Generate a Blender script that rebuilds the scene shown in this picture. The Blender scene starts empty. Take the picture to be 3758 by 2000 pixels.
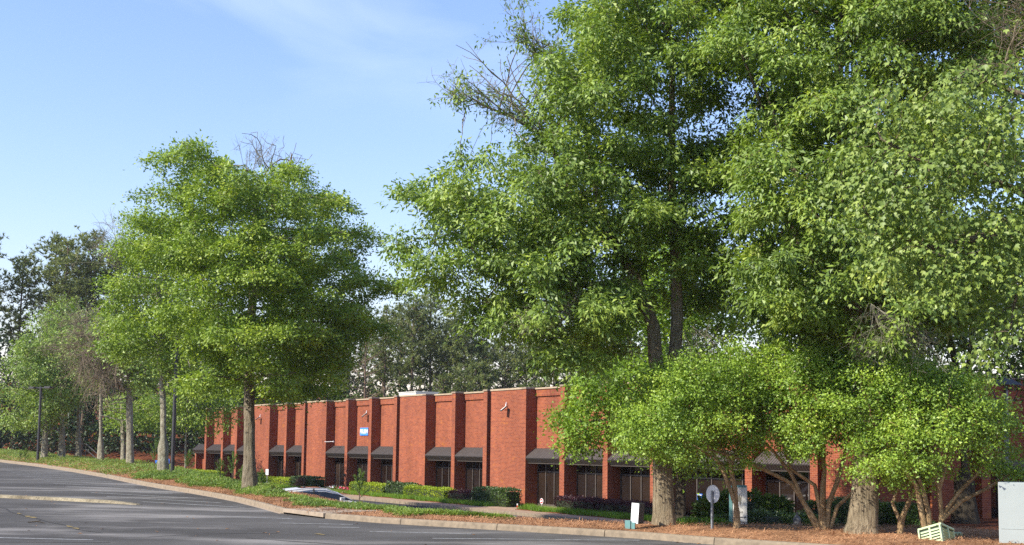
import bpy, math, random
import numpy as np
from mathutils import Vector, Matrix, Euler

rng = np.random.default_rng(7)
random.seed(7)
S = bpy.context.scene
COL = S.collection

# ---------------------------------------------------------------- camera, sky, sun, exposure
cam = bpy.data.objects.new('camera', bpy.data.cameras.new('camera'))
COL.objects.link(cam)
cam.data.sensor_width = 36.0
cam.data.lens = 36.0 * 4500 / 3758
cam.data.shift_y = 252 / 3758
cam.data.clip_start = 0.1
cam.data.clip_end = 6000
TILT, ROLL = math.radians(5.0), 0.0128
cam.matrix_world = (Matrix.Translation((0, 0, 2.0)) @ Matrix.Rotation(math.pi / 2 + TILT, 4, 'X') @ Matrix.Rotation(ROLL, 4, 'Z'))
S.camera = cam

SUN_EL = math.radians(37)
SUN_AZ = np.array([-0.885, -0.465]); SUN_AZ /= np.linalg.norm(SUN_AZ)
world = bpy.data.worlds.new('World'); S.world = world
world.use_nodes = True
wn, wl = world.node_tree.nodes, world.node_tree.links
wn.clear()
w_out = wn.new('ShaderNodeOutputWorld'); w_bg = wn.new('ShaderNodeBackground')
sky = wn.new('ShaderNodeTexSky'); sky.sky_type = 'NISHITA'; sky.sun_disc = False
sky.sun_elevation = SUN_EL
sky.sun_rotation = math.atan2(SUN_AZ[0], SUN_AZ[1])
sky.altitude = 0; sky.air_density = 1.6; sky.dust_density = 0.0; sky.ozone_density = 9.0
w_bg.inputs['Strength'].default_value = 0.132
# thin cirrus: stretched noise over the sky's own directions, only well above the horizon
CLX, CLY = 2.0, 1.5
w_tc = wn.new('ShaderNodeTexCoord'); w_map = wn.new('ShaderNodeMapping')
w_map.inputs['Rotation'].default_value = (0, math.radians(12), 0); w_map.inputs['Scale'].default_value = (2.2, 2.2, 7.5)
w_map.inputs['Location'].default_value = (CLX, CLY, 0.0)
w_no = wn.new('ShaderNodeTexNoise'); w_no.inputs['Scale'].default_value = 1.5; w_no.inputs['Detail'].default_value = 8; w_no.inputs['Roughness'].default_value = 0.5; w_no.inputs['Distortion'].default_value = 0.5
w_cr = wn.new('ShaderNodeValToRGB'); w_cr.color_ramp.elements[0].position = 0.46; w_cr.color_ramp.elements[1].position = 0.74
w_sep = wn.new('ShaderNodeSeparateXYZ'); w_el = wn.new('ShaderNodeMapRange'); w_el.interpolation_type = 'SMOOTHSTEP'
w_el.inputs['From Min'].default_value = 0.24; w_el.inputs['From Max'].default_value = 0.36; w_el.inputs['To Max'].default_value = 0.34
w_mul = wn.new('ShaderNodeMath'); w_mul.operation = 'MULTIPLY'
w_mix = wn.new('ShaderNodeMix'); w_mix.data_type = 'RGBA'
w_mix.inputs['B'].default_value = (6.6, 7.0, 8.0, 1)
wl.new(w_tc.outputs['Generated'], w_map.inputs['Vector']); wl.new(w_map.outputs['Vector'], w_no.inputs['Vector'])
wl.new(w_tc.outputs['Generated'], w_sep.inputs[0]); wl.new(w_sep.outputs['Z'], w_el.inputs['Value'])
wl.new(w_no.outputs['Fac'], w_cr.inputs['Fac']); wl.new(w_cr.outputs['Color'], w_mul.inputs[0]); wl.new(w_el.outputs['Result'], w_mul.inputs[1])
wl.new(w_mul.outputs[0], w_mix.inputs['Factor'])
w_tint = wn.new('ShaderNodeMix'); w_tint.data_type = 'RGBA'; w_tint.blend_type = 'MULTIPLY'; w_tint.inputs['Factor'].default_value = 1.0
w_tint.inputs['B'].default_value = (1.24, 0.96, 1.0, 1)   # camera white balance
wl.new(sky.outputs['Color'], w_tint.inputs['A']); wl.new(w_tint.outputs['Result'], w_mix.inputs['A']); wl.new(w_mix.outputs['Result'], w_bg.inputs['Color'])
wl.new(w_bg.outputs['Background'], w_out.inputs['Surface'])

sun = bpy.data.objects.new('sun', bpy.data.lights.new('sun', 'SUN')); COL.objects.link(sun)
sun.data.energy = 4.7; sun.data.angle = math.radians(0.55); sun.data.color = (1.0, 0.93, 0.82)
sd = Vector((-SUN_AZ[0] * math.cos(SUN_EL), -SUN_AZ[1] * math.cos(SUN_EL), -math.sin(SUN_EL)))
sun.rotation_euler = sd.to_track_quat('-Z', 'Y').to_euler()
sun.location = (-30, -20, 40)
S.view_settings.view_transform = 'Standard'; S.view_settings.look = 'None'
S.view_settings.gamma = 1.0; S.view_settings.exposure = 0.92; S.view_settings.use_curve_mapping = False
S.cycles.max_bounces = 8; S.cycles.diffuse_bounces = 5; S.cycles.glossy_bounces = 3; S.cycles.transmission_bounces = 4; S.cycles.transparent_max_bounces = 6
S.cycles.caustics_reflective = False; S.cycles.caustics_refractive = False
S.cycles.use_adaptive_sampling = True; S.cycles.adaptive_threshold = 0.01
S.cycles.use_denoising = False

# ---------------------------------------------------------------- materials
def base_mat(name):
    m = bpy.data.materials.new(name); m.use_nodes = True
    nt = m.node_tree; b = nt.nodes['Principled BSDF']
    return m, nt, nt.nodes, nt.links, b
def setv(b, **k):
    for kk, v in k.items():
        b.inputs[kk.replace('_', ' ')].default_value = v
def noise_ramp(nt, scale, cols, detail=5, coord='Object', stretch=None, rough=0.6):
    """noise over object coordinates -> colour ramp; returns (ramp node, noise node)"""
    N, L = nt.nodes, nt.links
    tc = N.new('ShaderNodeTexCoord'); mp = N.new('ShaderNodeMapping')
    if stretch: mp.inputs['Scale'].default_value = stretch
    no = N.new('ShaderNodeTexNoise'); no.inputs['Scale'].default_value = scale; no.inputs['Detail'].default_value = detail; no.inputs['Roughness'].default_value = rough
    cr = N.new('ShaderNodeValToRGB'); e = cr.color_ramp.elements
    e[0].position, e[0].color = cols[0][0], (*cols[0][1], 1); e[1].position, e[1].color = cols[-1][0], (*cols[-1][1], 1)
    for p, c in cols[1:-1]:
        q = e.new(p); q.color = (*c, 1)
    L.new(tc.outputs[coord], mp.inputs['Vector']); L.new(mp.outputs['Vector'], no.inputs['Vector']); L.new(no.outputs['Fac'], cr.inputs['Fac'])
    return cr, no
def bump(nt, src, b, strength=0.3, dist=0.02):
    n = nt.nodes.new('ShaderNodeBump'); n.inputs['Strength'].default_value = strength; n.inputs['Distance'].default_value = dist
    nt.links.new(src, n.inputs['Height']); nt.links.new(n.outputs['Normal'], b.inputs['Normal'])
def mixc(nt, fac, a, b, mode='MIX'):
    m = nt.nodes.new('ShaderNodeMix'); m.data_type = 'RGBA'; m.blend_type = mode
    for key, v in (('Factor', fac), ('A', a), ('B', b)):
        if isinstance(v, (int, float)): m.inputs[key].default_value = v
        elif isinstance(v, tuple): m.inputs[key].default_value = (*v, 1) if len(v) == 3 else v
        else: nt.links.new(v, m.inputs[key])
    return m.outputs['Result']
def simple(name, col, rough=0.6, metal=0.0, var=0.15, scale=6.0, bmp=0.0, stretch=None, spec=0.5):
    m, nt, N, L, b = base_mat(name)
    lo = tuple(c * (1 - var) for c in col); hi = tuple(min(1, c * (1 + var)) for c in col)
    cr, no = noise_ramp(nt, scale, [(0.3, lo), (0.7, hi)], stretch=stretch)
    L.new(cr.outputs['Color'], b.inputs['Base Color']); setv(b, Roughness=rough, Metallic=metal)
    b.inputs['Specular IOR Level'].default_value = spec
    if bmp: bump(nt, no.outputs['Fac'], b, bmp)
    return m
def leaf_mat(name, dark, light, trans, gloss=0.4, tmix=0.27, extra=None):
    m, nt, N, L, b = base_mat(name)
    geo = N.new('ShaderNodeNewGeometry')
    cr, no = noise_ramp(nt, 0.8, [(0.30, tuple(c * 0.72 for c in dark)), (0.52, tuple((a + c) / 2 for a, c in zip(dark, light))), (0.72, (light[0] * 1.12, light[1] * 1.02, light[2] * 0.9))], detail=3)
    r2 = N.new('ShaderNodeValToRGB'); e = r2.color_ramp.elements
    e[0].color = (0.62, 0.70, 0.66, 1); e[1].color = (1.32, 1.22, 1.0, 1)
    L.new(geo.outputs['Random Per Island'], r2.inputs['Fac'])
    col = mixc(nt, 1.0, cr.outputs['Color'], r2.outputs['Color'], 'MULTIPLY')
    if extra:
        gt = N.new('ShaderNodeMath'); gt.operation = 'GREATER_THAN'; gt.inputs[1].default_value = 1 - extra[0]
        L.new(geo.outputs['Random Per Island'], gt.inputs[0]); col = mixc(nt, gt.outputs[0], col, extra[1])
    L.new(col, b.inputs['Base Color']); setv(b, Roughness=0.5); b.inputs['Specular IOR Level'].default_value = gloss
    tr = N.new('ShaderNodeBsdfTranslucent'); tc = mixc(nt, 1.0, col, trans, 'MULTIPLY'); L.new(tc, tr.inputs['Color'])
    mx = N.new('ShaderNodeMixShader'); mx.inputs[0].default_value = tmix
    out = N['Material Output']; L.new(b.outputs[0], mx.inputs[1]); L.new(tr.outputs[0], mx.inputs[2]); L.new(mx.outputs[0], out.inputs['Surface'])
    return m
def bark_mat(name, a, b_, c=None, st=(11, 11, 1.2)):
    m, nt, N, L, b = base_mat(name)
    cr, no = noise_ramp(nt, 2.2, [(0.28, a), (0.62, b_)] if c is None else [(0.28, a), (0.5, b_), (0.72, c)], stretch=st, detail=8, rough=0.7)
    cr2, no2 = noise_ramp(nt, 0.8, [(0.35, (0.75, 0.78, 0.72)), (0.7, (1.2, 1.18, 1.1))], detail=4)
    col = mixc(nt, 1.0, cr.outputs['Color'], cr2.outputs['Color'], 'MULTIPLY')
    L.new(col, b.inputs['Base Color']); setv(b, Roughness=0.92); b.inputs['Specular IOR Level'].default_value = 0.15
    bump(nt, no.outputs['Fac'], b, 1.0, 0.10)
    return m
def brick_mat(name, soldier=False):
    m, nt, N, L, b = base_mat(name)
    uv = N.new('ShaderNodeUVMap'); uv.uv_map = 'UVMap'
    mp = N.new('ShaderNodeMapping')
    if soldier: mp.inputs['Rotation'].default_value = (0, 0, math.pi / 2)
    br = N.new('ShaderNodeTexBrick'); br.offset = 0.5 if not soldier else 0.0; br.squash = 1.0
    br.inputs['Scale'].default_value = 1.0; br.inputs['Brick Width'].default_value = 0.205; br.inputs['Row Height'].default_value = 0.0715
    br.inputs['Mortar Size'].default_value = 0.0065; br.inputs['Mortar Smooth'].default_value = 0.2; br.inputs['Bias'].default_value = -0.1
    br.inputs['Color1'].default_value = (0.268, 0.072, 0.033, 1); br.inputs['Color2'].default_value = (0.158, 0.040, 0.023, 1)
    br.inputs['Mortar'].default_value = (0.34, 0.155, 0.095, 1)
    L.new(uv.outputs['UV'], mp.inputs['Vector']); L.new(mp.outputs['Vector'], br.inputs['Vector'])
    # buff and purplish bricks in drifts, as in the wall
    cr, no = noise_ramp(nt, 1.1, [(0.57, (0, 0, 0)), (0.63, (1, 1, 1))], stretch=(1, 1, 2.6), detail=8, rough=0.75)
    f1 = N.new('ShaderNodeMath'); f1.operation = 'MULTIPLY'; f1.inputs[1].default_value = 0.75
    L.new(cr.outputs['Color'], f1.inputs[0])
    col = mixc(nt, f1.outputs[0], br.outputs['Color'], (0.36, 0.125, 0.035))
    cr3, no3 = noise_ramp(nt, 1.6, [(0.63, (0, 0, 0)), (0.70, (0.5, 0.5, 0.5))], stretch=(1, 1, 5), detail=8, rough=0.8)
    col = mixc(nt, cr3.outputs['Color'], col, (0.16, 0.05, 0.05))
    cr2, no2 = noise_ramp(nt, 0.5, [(0.3, (0.74, 0.72, 0.72)), (0.7, (1.14, 1.12, 1.08))], detail=8, stretch=(1.6, 1.6, 0.35), rough=0.65)
    col = mixc(nt, 1.0, col, cr2.outputs['Color'], 'MULTIPLY')
    L.new(col, b.inputs['Base Color']); setv(b, Roughness=0.85); b.inputs['Specular IOR Level'].default_value = 0.2
    inv = N.new('ShaderNodeMath'); inv.operation = 'SUBTRACT'; inv.inputs[0].default_value = 1.0; L.new(br.outputs['Fac'], inv.inputs[1])
    bump(nt, inv.outputs[0], b, 0.12, 0.006)
    return m

M = {}
M['brick'] = brick_mat('red_brick'); M['soldier'] = brick_mat('soldier_brick', True)
M['coping'] = simple('cream_coping', (0.38, 0.29, 0.19), 0.5, var=0.12)
M['cap'] = simple('brown_cap', (0.25, 0.19, 0.13), 0.55, var=0.15)
M['canopy'] = simple('bronze_metal_roof', (0.078, 0.065, 0.057), 0.55, var=0.12, scale=2.0)
M['fascia'] = simple('dark_bronze_fascia', (0.026, 0.022, 0.020), 0.55, var=0.1)
M['mullion'] = simple('bronze_mullion', (0.085, 0.07, 0.06), 0.4, metal=0.0, var=0.1)
M['concrete'] = simple('pale_concrete', (0.29, 0.225, 0.16), 0.85, var=0.16, scale=5, bmp=0.25)
M['white'] = simple('white_enamel', (0.75, 0.76, 0.76), 0.4, var=0.04)
M['offwhite'] = simple('offwhite_panel', (0.60, 0.58, 0.52), 0.5, var=0.06)
M['black'] = simple('black_metal', (0.012, 0.012, 0.013), 0.45, var=0.2)
M['post'] = simple('dark_bronze_post', (0.030, 0.028, 0.030), 0.45, var=0.15)
M['teal'] = simple('teal_paint', (0.10, 0.22, 0.21), 0.5, var=0.1)
M['blue'] = simple('sign_blue', (0.02, 0.14, 0.55), 0.4, var=0.06)
M['skyblue'] = simple('sign_sky_blue', (0.06, 0.25, 0.78), 0.4, var=0.05)
M['ink'] = simple('dark_ink', (0.03, 0.03, 0.05), 0.6, var=0.05)
M['greyink'] = simple('grey_ink', (0.22, 0.20, 0.15), 0.6, var=0.05)
M['red'] = simple('red_paint', (0.55, 0.03, 0.02), 0.5, var=0.08)
M['alu'] = simple('aluminium_sheet', (0.42, 0.43, 0.46), 0.42, metal=0.6, var=0.08)
M['greymetal'] = simple('grey_hydrant_paint', (0.06, 0.062, 0.065), 0.5, var=0.15)
M['greypost'] = simple('grey_post_paint', (0.16, 0.17, 0.18), 0.5, var=0.1)
M['palegreen'] = simple('pale_green_plastic', (0.38, 0.48, 0.27), 0.5, var=0.08, scale=4)
M['greenvoid'] = simple('green_shadowed_core', (0.05, 0.07, 0.045), 0.8)  # darkened green paints the shade behind the louvres
M['bluegrey'] = simple('pale_blue_grey_enamel', (0.33, 0.37, 0.355), 0.38, var=0.035, scale=3)
M['rust'] = simple('rusty_iron', (0.10, 0.045, 0.03), 0.8, var=0.3, bmp=0.3)
M['void'] = simple('dark_inlet', (0.015, 0.012, 0.01), 0.95)
M['carpaint'] = simple('silver_car_paint', (0.55, 0.55, 0.55), 0.3, metal=0.15, var=0.02)
M['tyre'] = simple('tyre_rubber', (0.02, 0.02, 0.02), 0.9)
M['rim'] = simple('alloy_rim', (0.5, 0.5, 0.5), 0.3, metal=0.8)
M['lampred'] = simple('red_lens', (0.4, 0.01, 0.01), 0.2)
M['stripe'] = simple('worn_white_paint', (0.29, 0.29, 0.28), 0.8, var=0.45, scale=9)
M['crack'] = simple('asphalt_crack', (0.02, 0.018, 0.015), 0.95, var=0.4)
M['weed'] = simple('crack_weed', (0.18, 0.13, 0.04), 0.9, var=0.4)
M['litter'] = simple('dry_leaf', (0.28, 0.14, 0.05), 0.9, var=0.4)
M['pinkflower'] = simple('pink_petals', (0.65, 0.06, 0.14), 0.6, var=0.2)
M['stone'] = simple('tan_cobble', (0.42, 0.27, 0.15), 0.85, var=0.3, bmp=0.4)
M['roof'] = simple('roof_membrane', (0.25, 0.24, 0.22), 0.9)
M['lens'] = simple('lamp_lens', (0.72, 0.70, 0.62), 0.25, var=0.1, scale=14)
def glass_mat(name, col, rough, spec):
    m, nt, N, L, b = base_mat(name)
    cr, no = noise_ramp(nt, 0.35, [(0.35, col), (0.7, tuple(c * 2.2 for c in col))], detail=3)
    L.new(cr.outputs['Color'], b.inputs['Base Color']); setv(b, Roughness=rough); b.inputs['Specular IOR Level'].default_value = spec
    bump(nt, no.outputs['Fac'], b, 0.06, 0.03)
    return m
M['glass'] = glass_mat('bronze_tinted_glass', (0.008, 0.005, 0.004), 0.03, 0.45)
M['glass_blind'] = glass_mat('glass_with_blind', (0.017, 0.011, 0.008), 0.03, 0.45)
M['glass_room'] = glass_mat('glass_dim_room', (0.010, 0.007, 0.006), 0.03, 0.5)
M['carglass'] = glass_mat('car_glass', (0.008, 0.010, 0.012), 0.02, 0.6)

def asphalt(name, dark, light, k=0.16, worn=None):
    m, nt, N, L, b = base_mat(name)
    cr, no = noise_ramp(nt, k, [(0.38, dark), (0.50, tuple(0.6 * a + 0.4 * c for a, c in zip(dark, light))), (0.66, light)], detail=6, stretch=(0.75, 1.0, 1), rough=0.55)
    cr2, no2 = noise_ramp(nt, 60, [(0.3, (0.78, 0.78, 0.78)), (0.7, (1.22, 1.22, 1.22))], detail=3)
    cr3, no3 = noise_ramp(nt, 1.6, [(0.35, (0.88, 0.88, 0.88)), (0.7, (1.12, 1.12, 1.14))], detail=7, stretch=(0.5, 1, 1))
    col = mixc(nt, 1.0, mixc(nt, 1.0, cr.outputs['Color'], cr2.outputs['Color'], 'MULTIPLY'), cr3.outputs['Color'], 'MULTIPLY')
    if worn:
        cr4, no4 = noise_ramp(nt, 1.0, [(0.52, (0, 0, 0)), (0.66, (0.9, 0.9, 0.9))], detail=9, stretch=(0.13, 0.36, 1), rough=0.62)
        col = mixc(nt, cr4.outputs['Color'], col, worn)
    L.new(col, b.inputs['Base Color']); setv(b, Roughness=0.9); b.inputs['Specular IOR Level'].default_value = 0.12
    bump(nt, no2.outputs['Fac'], b, 0.35, 0.01)
    return m
M['asphalt'] = asphalt('sealed_asphalt', (0.060, 0.056, 0.051), (0.106, 0.100, 0.092), worn=(0.22, 0.205, 0.188))
M['asphalt_low'] = asphalt('lower_asphalt', (0.035, 0.034, 0.038), (0.055, 0.055, 0.06))
def straw(name, a, b_, c):
    m, nt, N, L, b = base_mat(name)
    cr, no = noise_ramp(nt, 9, [(0.3, a), (0.5, b_), (0.72, c)], detail=9, stretch=(1.0, 1.6, 1), rough=0.75)
    cr2, no2 = noise_ramp(nt, 0.7, [(0.32, (0.50, 0.46, 0.43)), (0.68, (1.2, 1.15, 1.1))], detail=7)
    L.new(mixc(nt, 1.0, cr.outputs['Color'], cr2.outputs['Color'], 'MULTIPLY'), b.inputs['Base Color']); setv(b, Roughness=0.95)
    b.inputs['Specular IOR Level'].default_value = 0.1
    bump(nt, no.outputs['Fac'], b, 0.9, 0.05)
    return m
M['straw'] = straw('pine_straw_mulch', (0.12, 0.055, 0.030), (0.36, 0.19, 0.10), (0.58, 0.37, 0.21))
M['needle'] = straw('pine_straw_needles', (0.27, 0.125, 0.06), (0.46, 0.255, 0.135), (0.60, 0.40, 0.24))
M['yellowkerb'] = straw('faded_yellow_kerb', (0.12, 0.11, 0.085), (0.32, 0.285, 0.195), (0.44, 0.40, 0.31))
M['ground'] = straw('leaf_litter_ground', (0.07, 0.022, 0.011), (0.16, 0.055, 0.025), (0.24, 0.10, 0.045))
M['walk'] = simple('sidewalk_concrete', (0.28, 0.19, 0.12), 0.85, var=0.14, scale=3, bmp=0.2)
M['kerb'] = simple('kerb_concrete', (0.205, 0.158, 0.105), 0.85, var=0.25, scale=7, bmp=0.3)
M['kerbjoint'] = simple('kerb_joint', (0.12, 0.09, 0.06), 0.9)

M['leaf_oak'] = leaf_mat('oak_leaves', (0.135, 0.224, 0.026), (0.290, 0.393, 0.056), (1.5, 1.6, 0.6))
M['leaf_oak2'] = leaf_mat('pale_oak_leaves', (0.170, 0.259, 0.054), (0.276, 0.378, 0.099), (1.4, 1.5, 0.6))
M['leaf_willow'] = leaf_mat('willow_oak_leaves', (0.126, 0.209, 0.037), (0.272, 0.372, 0.076), (1.5, 1.6, 0.6), gloss=0.5)
M['leaf_maple'] = leaf_mat('red_maple_leaves', (0.149, 0.230, 0.047), (0.279, 0.357, 0.089), (1.4, 1.5, 0.6))
M['leaf_young'] = leaf_mat('young_maple_leaves', (0.126, 0.235, 0.024), (0.257, 0.380, 0.046), (1.5, 1.6, 0.5))
M['leaf_myrtle'] = leaf_mat('crepe_myrtle_leaves', (0.157, 0.270, 0.031), (0.306, 0.450, 0.067), (1.5, 1.5, 0.5), gloss=0.5)
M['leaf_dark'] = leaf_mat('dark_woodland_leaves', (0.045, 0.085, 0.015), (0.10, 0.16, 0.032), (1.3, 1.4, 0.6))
M['leaf_woods'] = leaf_mat('shade_toned_woods_leaves', (0.018, 0.038, 0.010), (0.045, 0.080, 0.020), (1.2, 1.3, 0.6), tmix=0.12)  # leaf colour darkened to paint the gloom under the trees
M['needles_pine'] = leaf_mat('pine_needles', (0.125, 0.165, 0.060), (0.225, 0.265, 0.105), (1.4, 1.45, 1.0), tmix=0.4)
M['sapling'] = leaf_mat('sapling_needles', (0.10, 0.18, 0.03), (0.17, 0.26, 0.06), (1.2, 1.3, 0.7), tmix=0.25)
M['juniper'] = leaf_mat('juniper_sprigs', (0.138, 0.228, 0.044), (0.259, 0.360, 0.077), (1.2, 1.3, 0.6), tmix=0.25, extra=(0.05, (0.22, 0.11, 0.04)))
M['hedge_yellow'] = leaf_mat('lime_hedge_leaves', (0.246, 0.348, 0.022), (0.392, 0.507, 0.036), (1.3, 1.3, 0.5))
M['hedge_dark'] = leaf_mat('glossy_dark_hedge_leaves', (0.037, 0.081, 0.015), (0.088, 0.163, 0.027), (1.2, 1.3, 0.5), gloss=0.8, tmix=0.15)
M['hedge_mid'] = leaf_mat('azalea_leaves', (0.06, 0.13, 0.012), (0.12, 0.21, 0.024), (1.3, 1.4, 0.5))
M['hedge_purple'] = leaf_mat('purple_loropetalum_leaves', (0.036, 0.012, 0.017), (0.090, 0.026, 0.041), (1.5, 0.9, 1.0))
M['leaf_redmaple'] = leaf_mat('bronze_maple_leaves', (0.10, 0.045, 0.025), (0.17, 0.09, 0.04), (1.4, 1.0, 0.8))
M['grass'] = leaf_mat('lawn_blades', (0.115, 0.230, 0.020), (0.216, 0.351, 0.041), (1.3, 1.4, 0.5), tmix=0.3)
M['core'] = simple('hedge_inner_shade', (0.02, 0.028, 0.010), 0.95)  # near-black solid filling paints the shade inside hedges and shrubs
M['bark_oak'] = bark_mat('oak_bark', (0.045, 0.034, 0.025), (0.235, 0.19, 0.14), (0.36, 0.32, 0.25))
M['bark_willow'] = bark_mat('willow_oak_bark', (0.045, 0.034, 0.025), (0.27, 0.21, 0.145), (0.40, 0.34, 0.25))
M['bark_grey'] = bark_mat('lichened_grey_bark', (0.12, 0.10, 0.075), (0.28, 0.25, 0.19), (0.42, 0.41, 0.34), st=(5, 5, 2.5))
M['bark_myrtle'] = bark_mat('smooth_myrtle_bark', (0.17, 0.10, 0.055), (0.33, 0.22, 0.125), (0.46, 0.34, 0.21), st=(3, 3, 1.0))
M['bark_twig'] = bark_mat('dead_twig_bark', (0.14, 0.105, 0.075), (0.30, 0.235, 0.175), st=(2, 2, 2))
M['bark_pine'] = bark_mat('pine_bark', (0.09, 0.06, 0.045), (0.20, 0.145, 0.11))
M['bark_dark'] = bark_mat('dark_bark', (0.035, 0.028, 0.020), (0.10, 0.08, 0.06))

# ---------------------------------------------------------------- mesh helpers
def link(o, parent=None, label=None, cat=None, group=None, kind=None):
    COL.objects.link(o)
    if parent is not None: o.parent = parent
    if label: o['label'] = label
    if cat: o['category'] = cat
    if group: o['group'] = group
    if kind: o['kind'] = kind
    return o
def empty(name, loc=(0, 0, 0), rz=0.0, **k):
    o = bpy.data.objects.new(name, None); o.empty_display_size = 0.2
    o.location = loc; o.rotation_euler = (0, 0, rz)
    return link(o, **k)
def np_mesh(name, v, f, mat, smooth=False):
    """v (n,3), f (m,k) all faces with k corners"""
    v = np.asarray(v, np.float32); f = np.asarray(f, np.int32)
    me = bpy.data.meshes.new(name); k = f.shape[1]
    me.vertices.add(len(v)); me.vertices.foreach_set('co', v.ravel())
    me.loops.add(f.size); me.loops.foreach_set('vertex_index', f.ravel())
    me.polygons.add(len(f)); me.polygons.foreach_set('loop_start', np.arange(0, f.size, k, dtype=np.int32))
    if smooth: me.polygons.foreach_set('use_smooth', np.ones(len(f), bool))
    me.update(calc_edges=True)
    if mat: me.materials.append(mat)
    return me
class MB:
    """collects polygons (with metric uvs) into one mesh"""
    def __init__(s): s.v, s.f, s.uv, s.mi = [], [], [], []
    def poly(s, pts, uv=None, mi=0):
        i = len(s.v); s.v += [tuple(p) for p in pts]; s.f.append(list(range(i, i + len(pts)))); s.mi.append(mi)
        s.uv += list(uv) if uv is not None else [(0, 0)] * len(pts)
        return s
    def box(s, x0, x1, y0, y1, z0, z1, mi=0, skip=()):
        X, Y, Z = (x0, x1), (y0, y1), (z0, z1); P = lambda a, b, c: (X[a], Y[b], Z[c])
        faces = {'front': [P(0,0,0), P(1,0,0), P(1,0,1), P(0,0,1)], 'back': [P(1,1,0), P(0,1,0), P(0,1,1), P(1,1,1)],
                 'left': [P(0,1,0), P(0,0,0), P(0,0,1), P(0,1,1)], 'right': [P(1,0,0), P(1,1,0), P(1,1,1), P(1,0,1)],
                 'top': [P(0,0,1), P(1,0,1), P(1,1,1), P(0,1,1)], 'bottom': [P(0,1,0), P(1,1,0), P(1,0,0), P(0,0,0)]}
        for k, q in faces.items():
            if k in skip: continue
            uv = [(p[0], p[2]) if k in ('front', 'back') else (p[1], p[2]) if k in ('left', 'right') else (p[0], p[1]) for p in q]
            s.poly(q, uv, mi)
        return s
    def prism(s, prof, x0, x1, mi=0):
        """profile in (y,z), counter-clockwise seen from +x, swept along x"""
        n = len(prof)
        for i in range(n):
            a, b = prof[i], prof[(i + 1) % n]
            s.poly([(x0, *a), (x1, *a), (x1, *b), (x0, *b)], None, mi)
        s.poly([(x1, *p) for p in prof], None, mi); s.poly([(x0, *p) for p in reversed(prof)], None, mi)
        return s
    def tube(s, pts, rad, n=8, mi=0, cap=True):
        pts = [Vector(p) for p in pts]; rad = rad if hasattr(rad, '__len__') else [rad] * len(pts)
        rings = []
        for i, p in enumerate(pts):
            d = (pts[min(i + 1, len(pts) - 1)] - pts[max(i - 1, 0)]).normalized()
            a = d.orthogonal().normalized() if abs(d.z) < 0.99 else Vector((1, 0, 0)); a = (a - d * a.dot(d)).normalized(); b = d.cross(a)
            rings.append([p + (a * math.cos(2 * math.pi * k / n) + b * math.sin(2 * math.pi * k / n)) * rad[i] for k in range(n)])
        for r0, r1 in zip(rings, rings[1:]):
            for k in range(n): s.poly([r0[k], r0[(k + 1) % n], r1[(k + 1) % n], r1[k]], None, mi)
        if cap: s.poly(list(reversed(rings[0])), None, mi); s.poly(rings[-1], None, mi)
        return s
    def mesh(s, name, mats, smooth=False):
        me = bpy.data.meshes.new(name); me.from_pydata(s.v, [], s.f)
        uvl = me.uv_layers.new(name='UVMap'); uvl.data.foreach_set('uv', np.array(s.uv, np.float32).ravel())
        for m in (mats if isinstance(mats, (list, tuple)) else [mats]): me.materials.append(m)
        me.polygons.foreach_set('material_index', np.array(s.mi, np.int32))
        if smooth: me.polygons.foreach_set('use_smooth', np.ones(len(s.f), bool))
        me.update(); return me
    def obj(s, name, mats, parent=None, smooth=False, **k):
        return link(bpy.data.objects.new(name, s.mesh(name, mats, smooth)), parent, **k)
def weld(o, bevel=0.0, seg=2):
    import bmesh
    bm = bmesh.new(); bm.from_mesh(o.data); bmesh.ops.remove_doubles(bm, verts=bm.verts, dist=1e-5)
    if bevel: bmesh.ops.bevel(bm, geom=[e for e in bm.edges if e.is_manifold and e.calc_face_angle(0) > 0.5], offset=bevel, segments=seg, affect='EDGES', profile=0.6)
    bm.to_mesh(o.data); bm.free(); return o
def text_mesh(txt, size, mat, extrude=0.004, bold=0.0):
    c = bpy.data.curves.new('lettering', 'FONT'); c.body = txt; c.size = size; c.extrude = extrude; c.align_x = 'CENTER'; c.align_y = 'CENTER'; c.offset = bold
    t = bpy.data.objects.new('lettering', c); COL.objects.link(t)
    bpy.context.view_layer.update()
    me = bpy.data.meshes.new_from_object(t.evaluated_get(bpy.context.evaluated_depsgraph_get()))
    bpy.data.objects.remove(t); me.materials.clear(); me.materials.append(mat); return me
def sstep(a, b, x):
    t = np.clip((np.asarray(x, float) - a) / (b - a), 0, 1); return t * t * (3 - 2 * t)

# ---------------------------------------------------------------- lie of the land
BX, BY = -6.7, 36.0
def lotz(x, y):
    t = -0.5 * (np.asarray(x, float) - BX) + 0.866 * (np.asarray(y, float) - BY)
    return 0.011 * 4.0 * np.log1p(np.exp(np.clip(t / 4.0, -40, 40)))
KERB = np.array([(-70, 142), (-45, 100.5), (-35.3, 85.1), (-29.6, 76.9), (-24.5, 68.8), (-19.9, 60.9), (-15.9, 53.4), (-13.9, 50.0), (-12.2, 47.3), (-10.64, 44.6), (-9.25, 42.0), (-7.85, 38.9), (-6.54, 35.8), (-5.75, 34.53), (-5.07, 33.95), (-3.34, 32.3), (-1.86, 31.3), (-0.21, 30.2), (1.47, 29.1), (2.93, 28.05), (4.28, 26.6), (6.3, 25.0), (9.5, 22.9), (15, 20), (30, 13)], float)
_seg = np.diff(KERB, axis=0); _len = np.hypot(*_seg.T); _cum = np.r_[0, np.cumsum(_len)]
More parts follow.
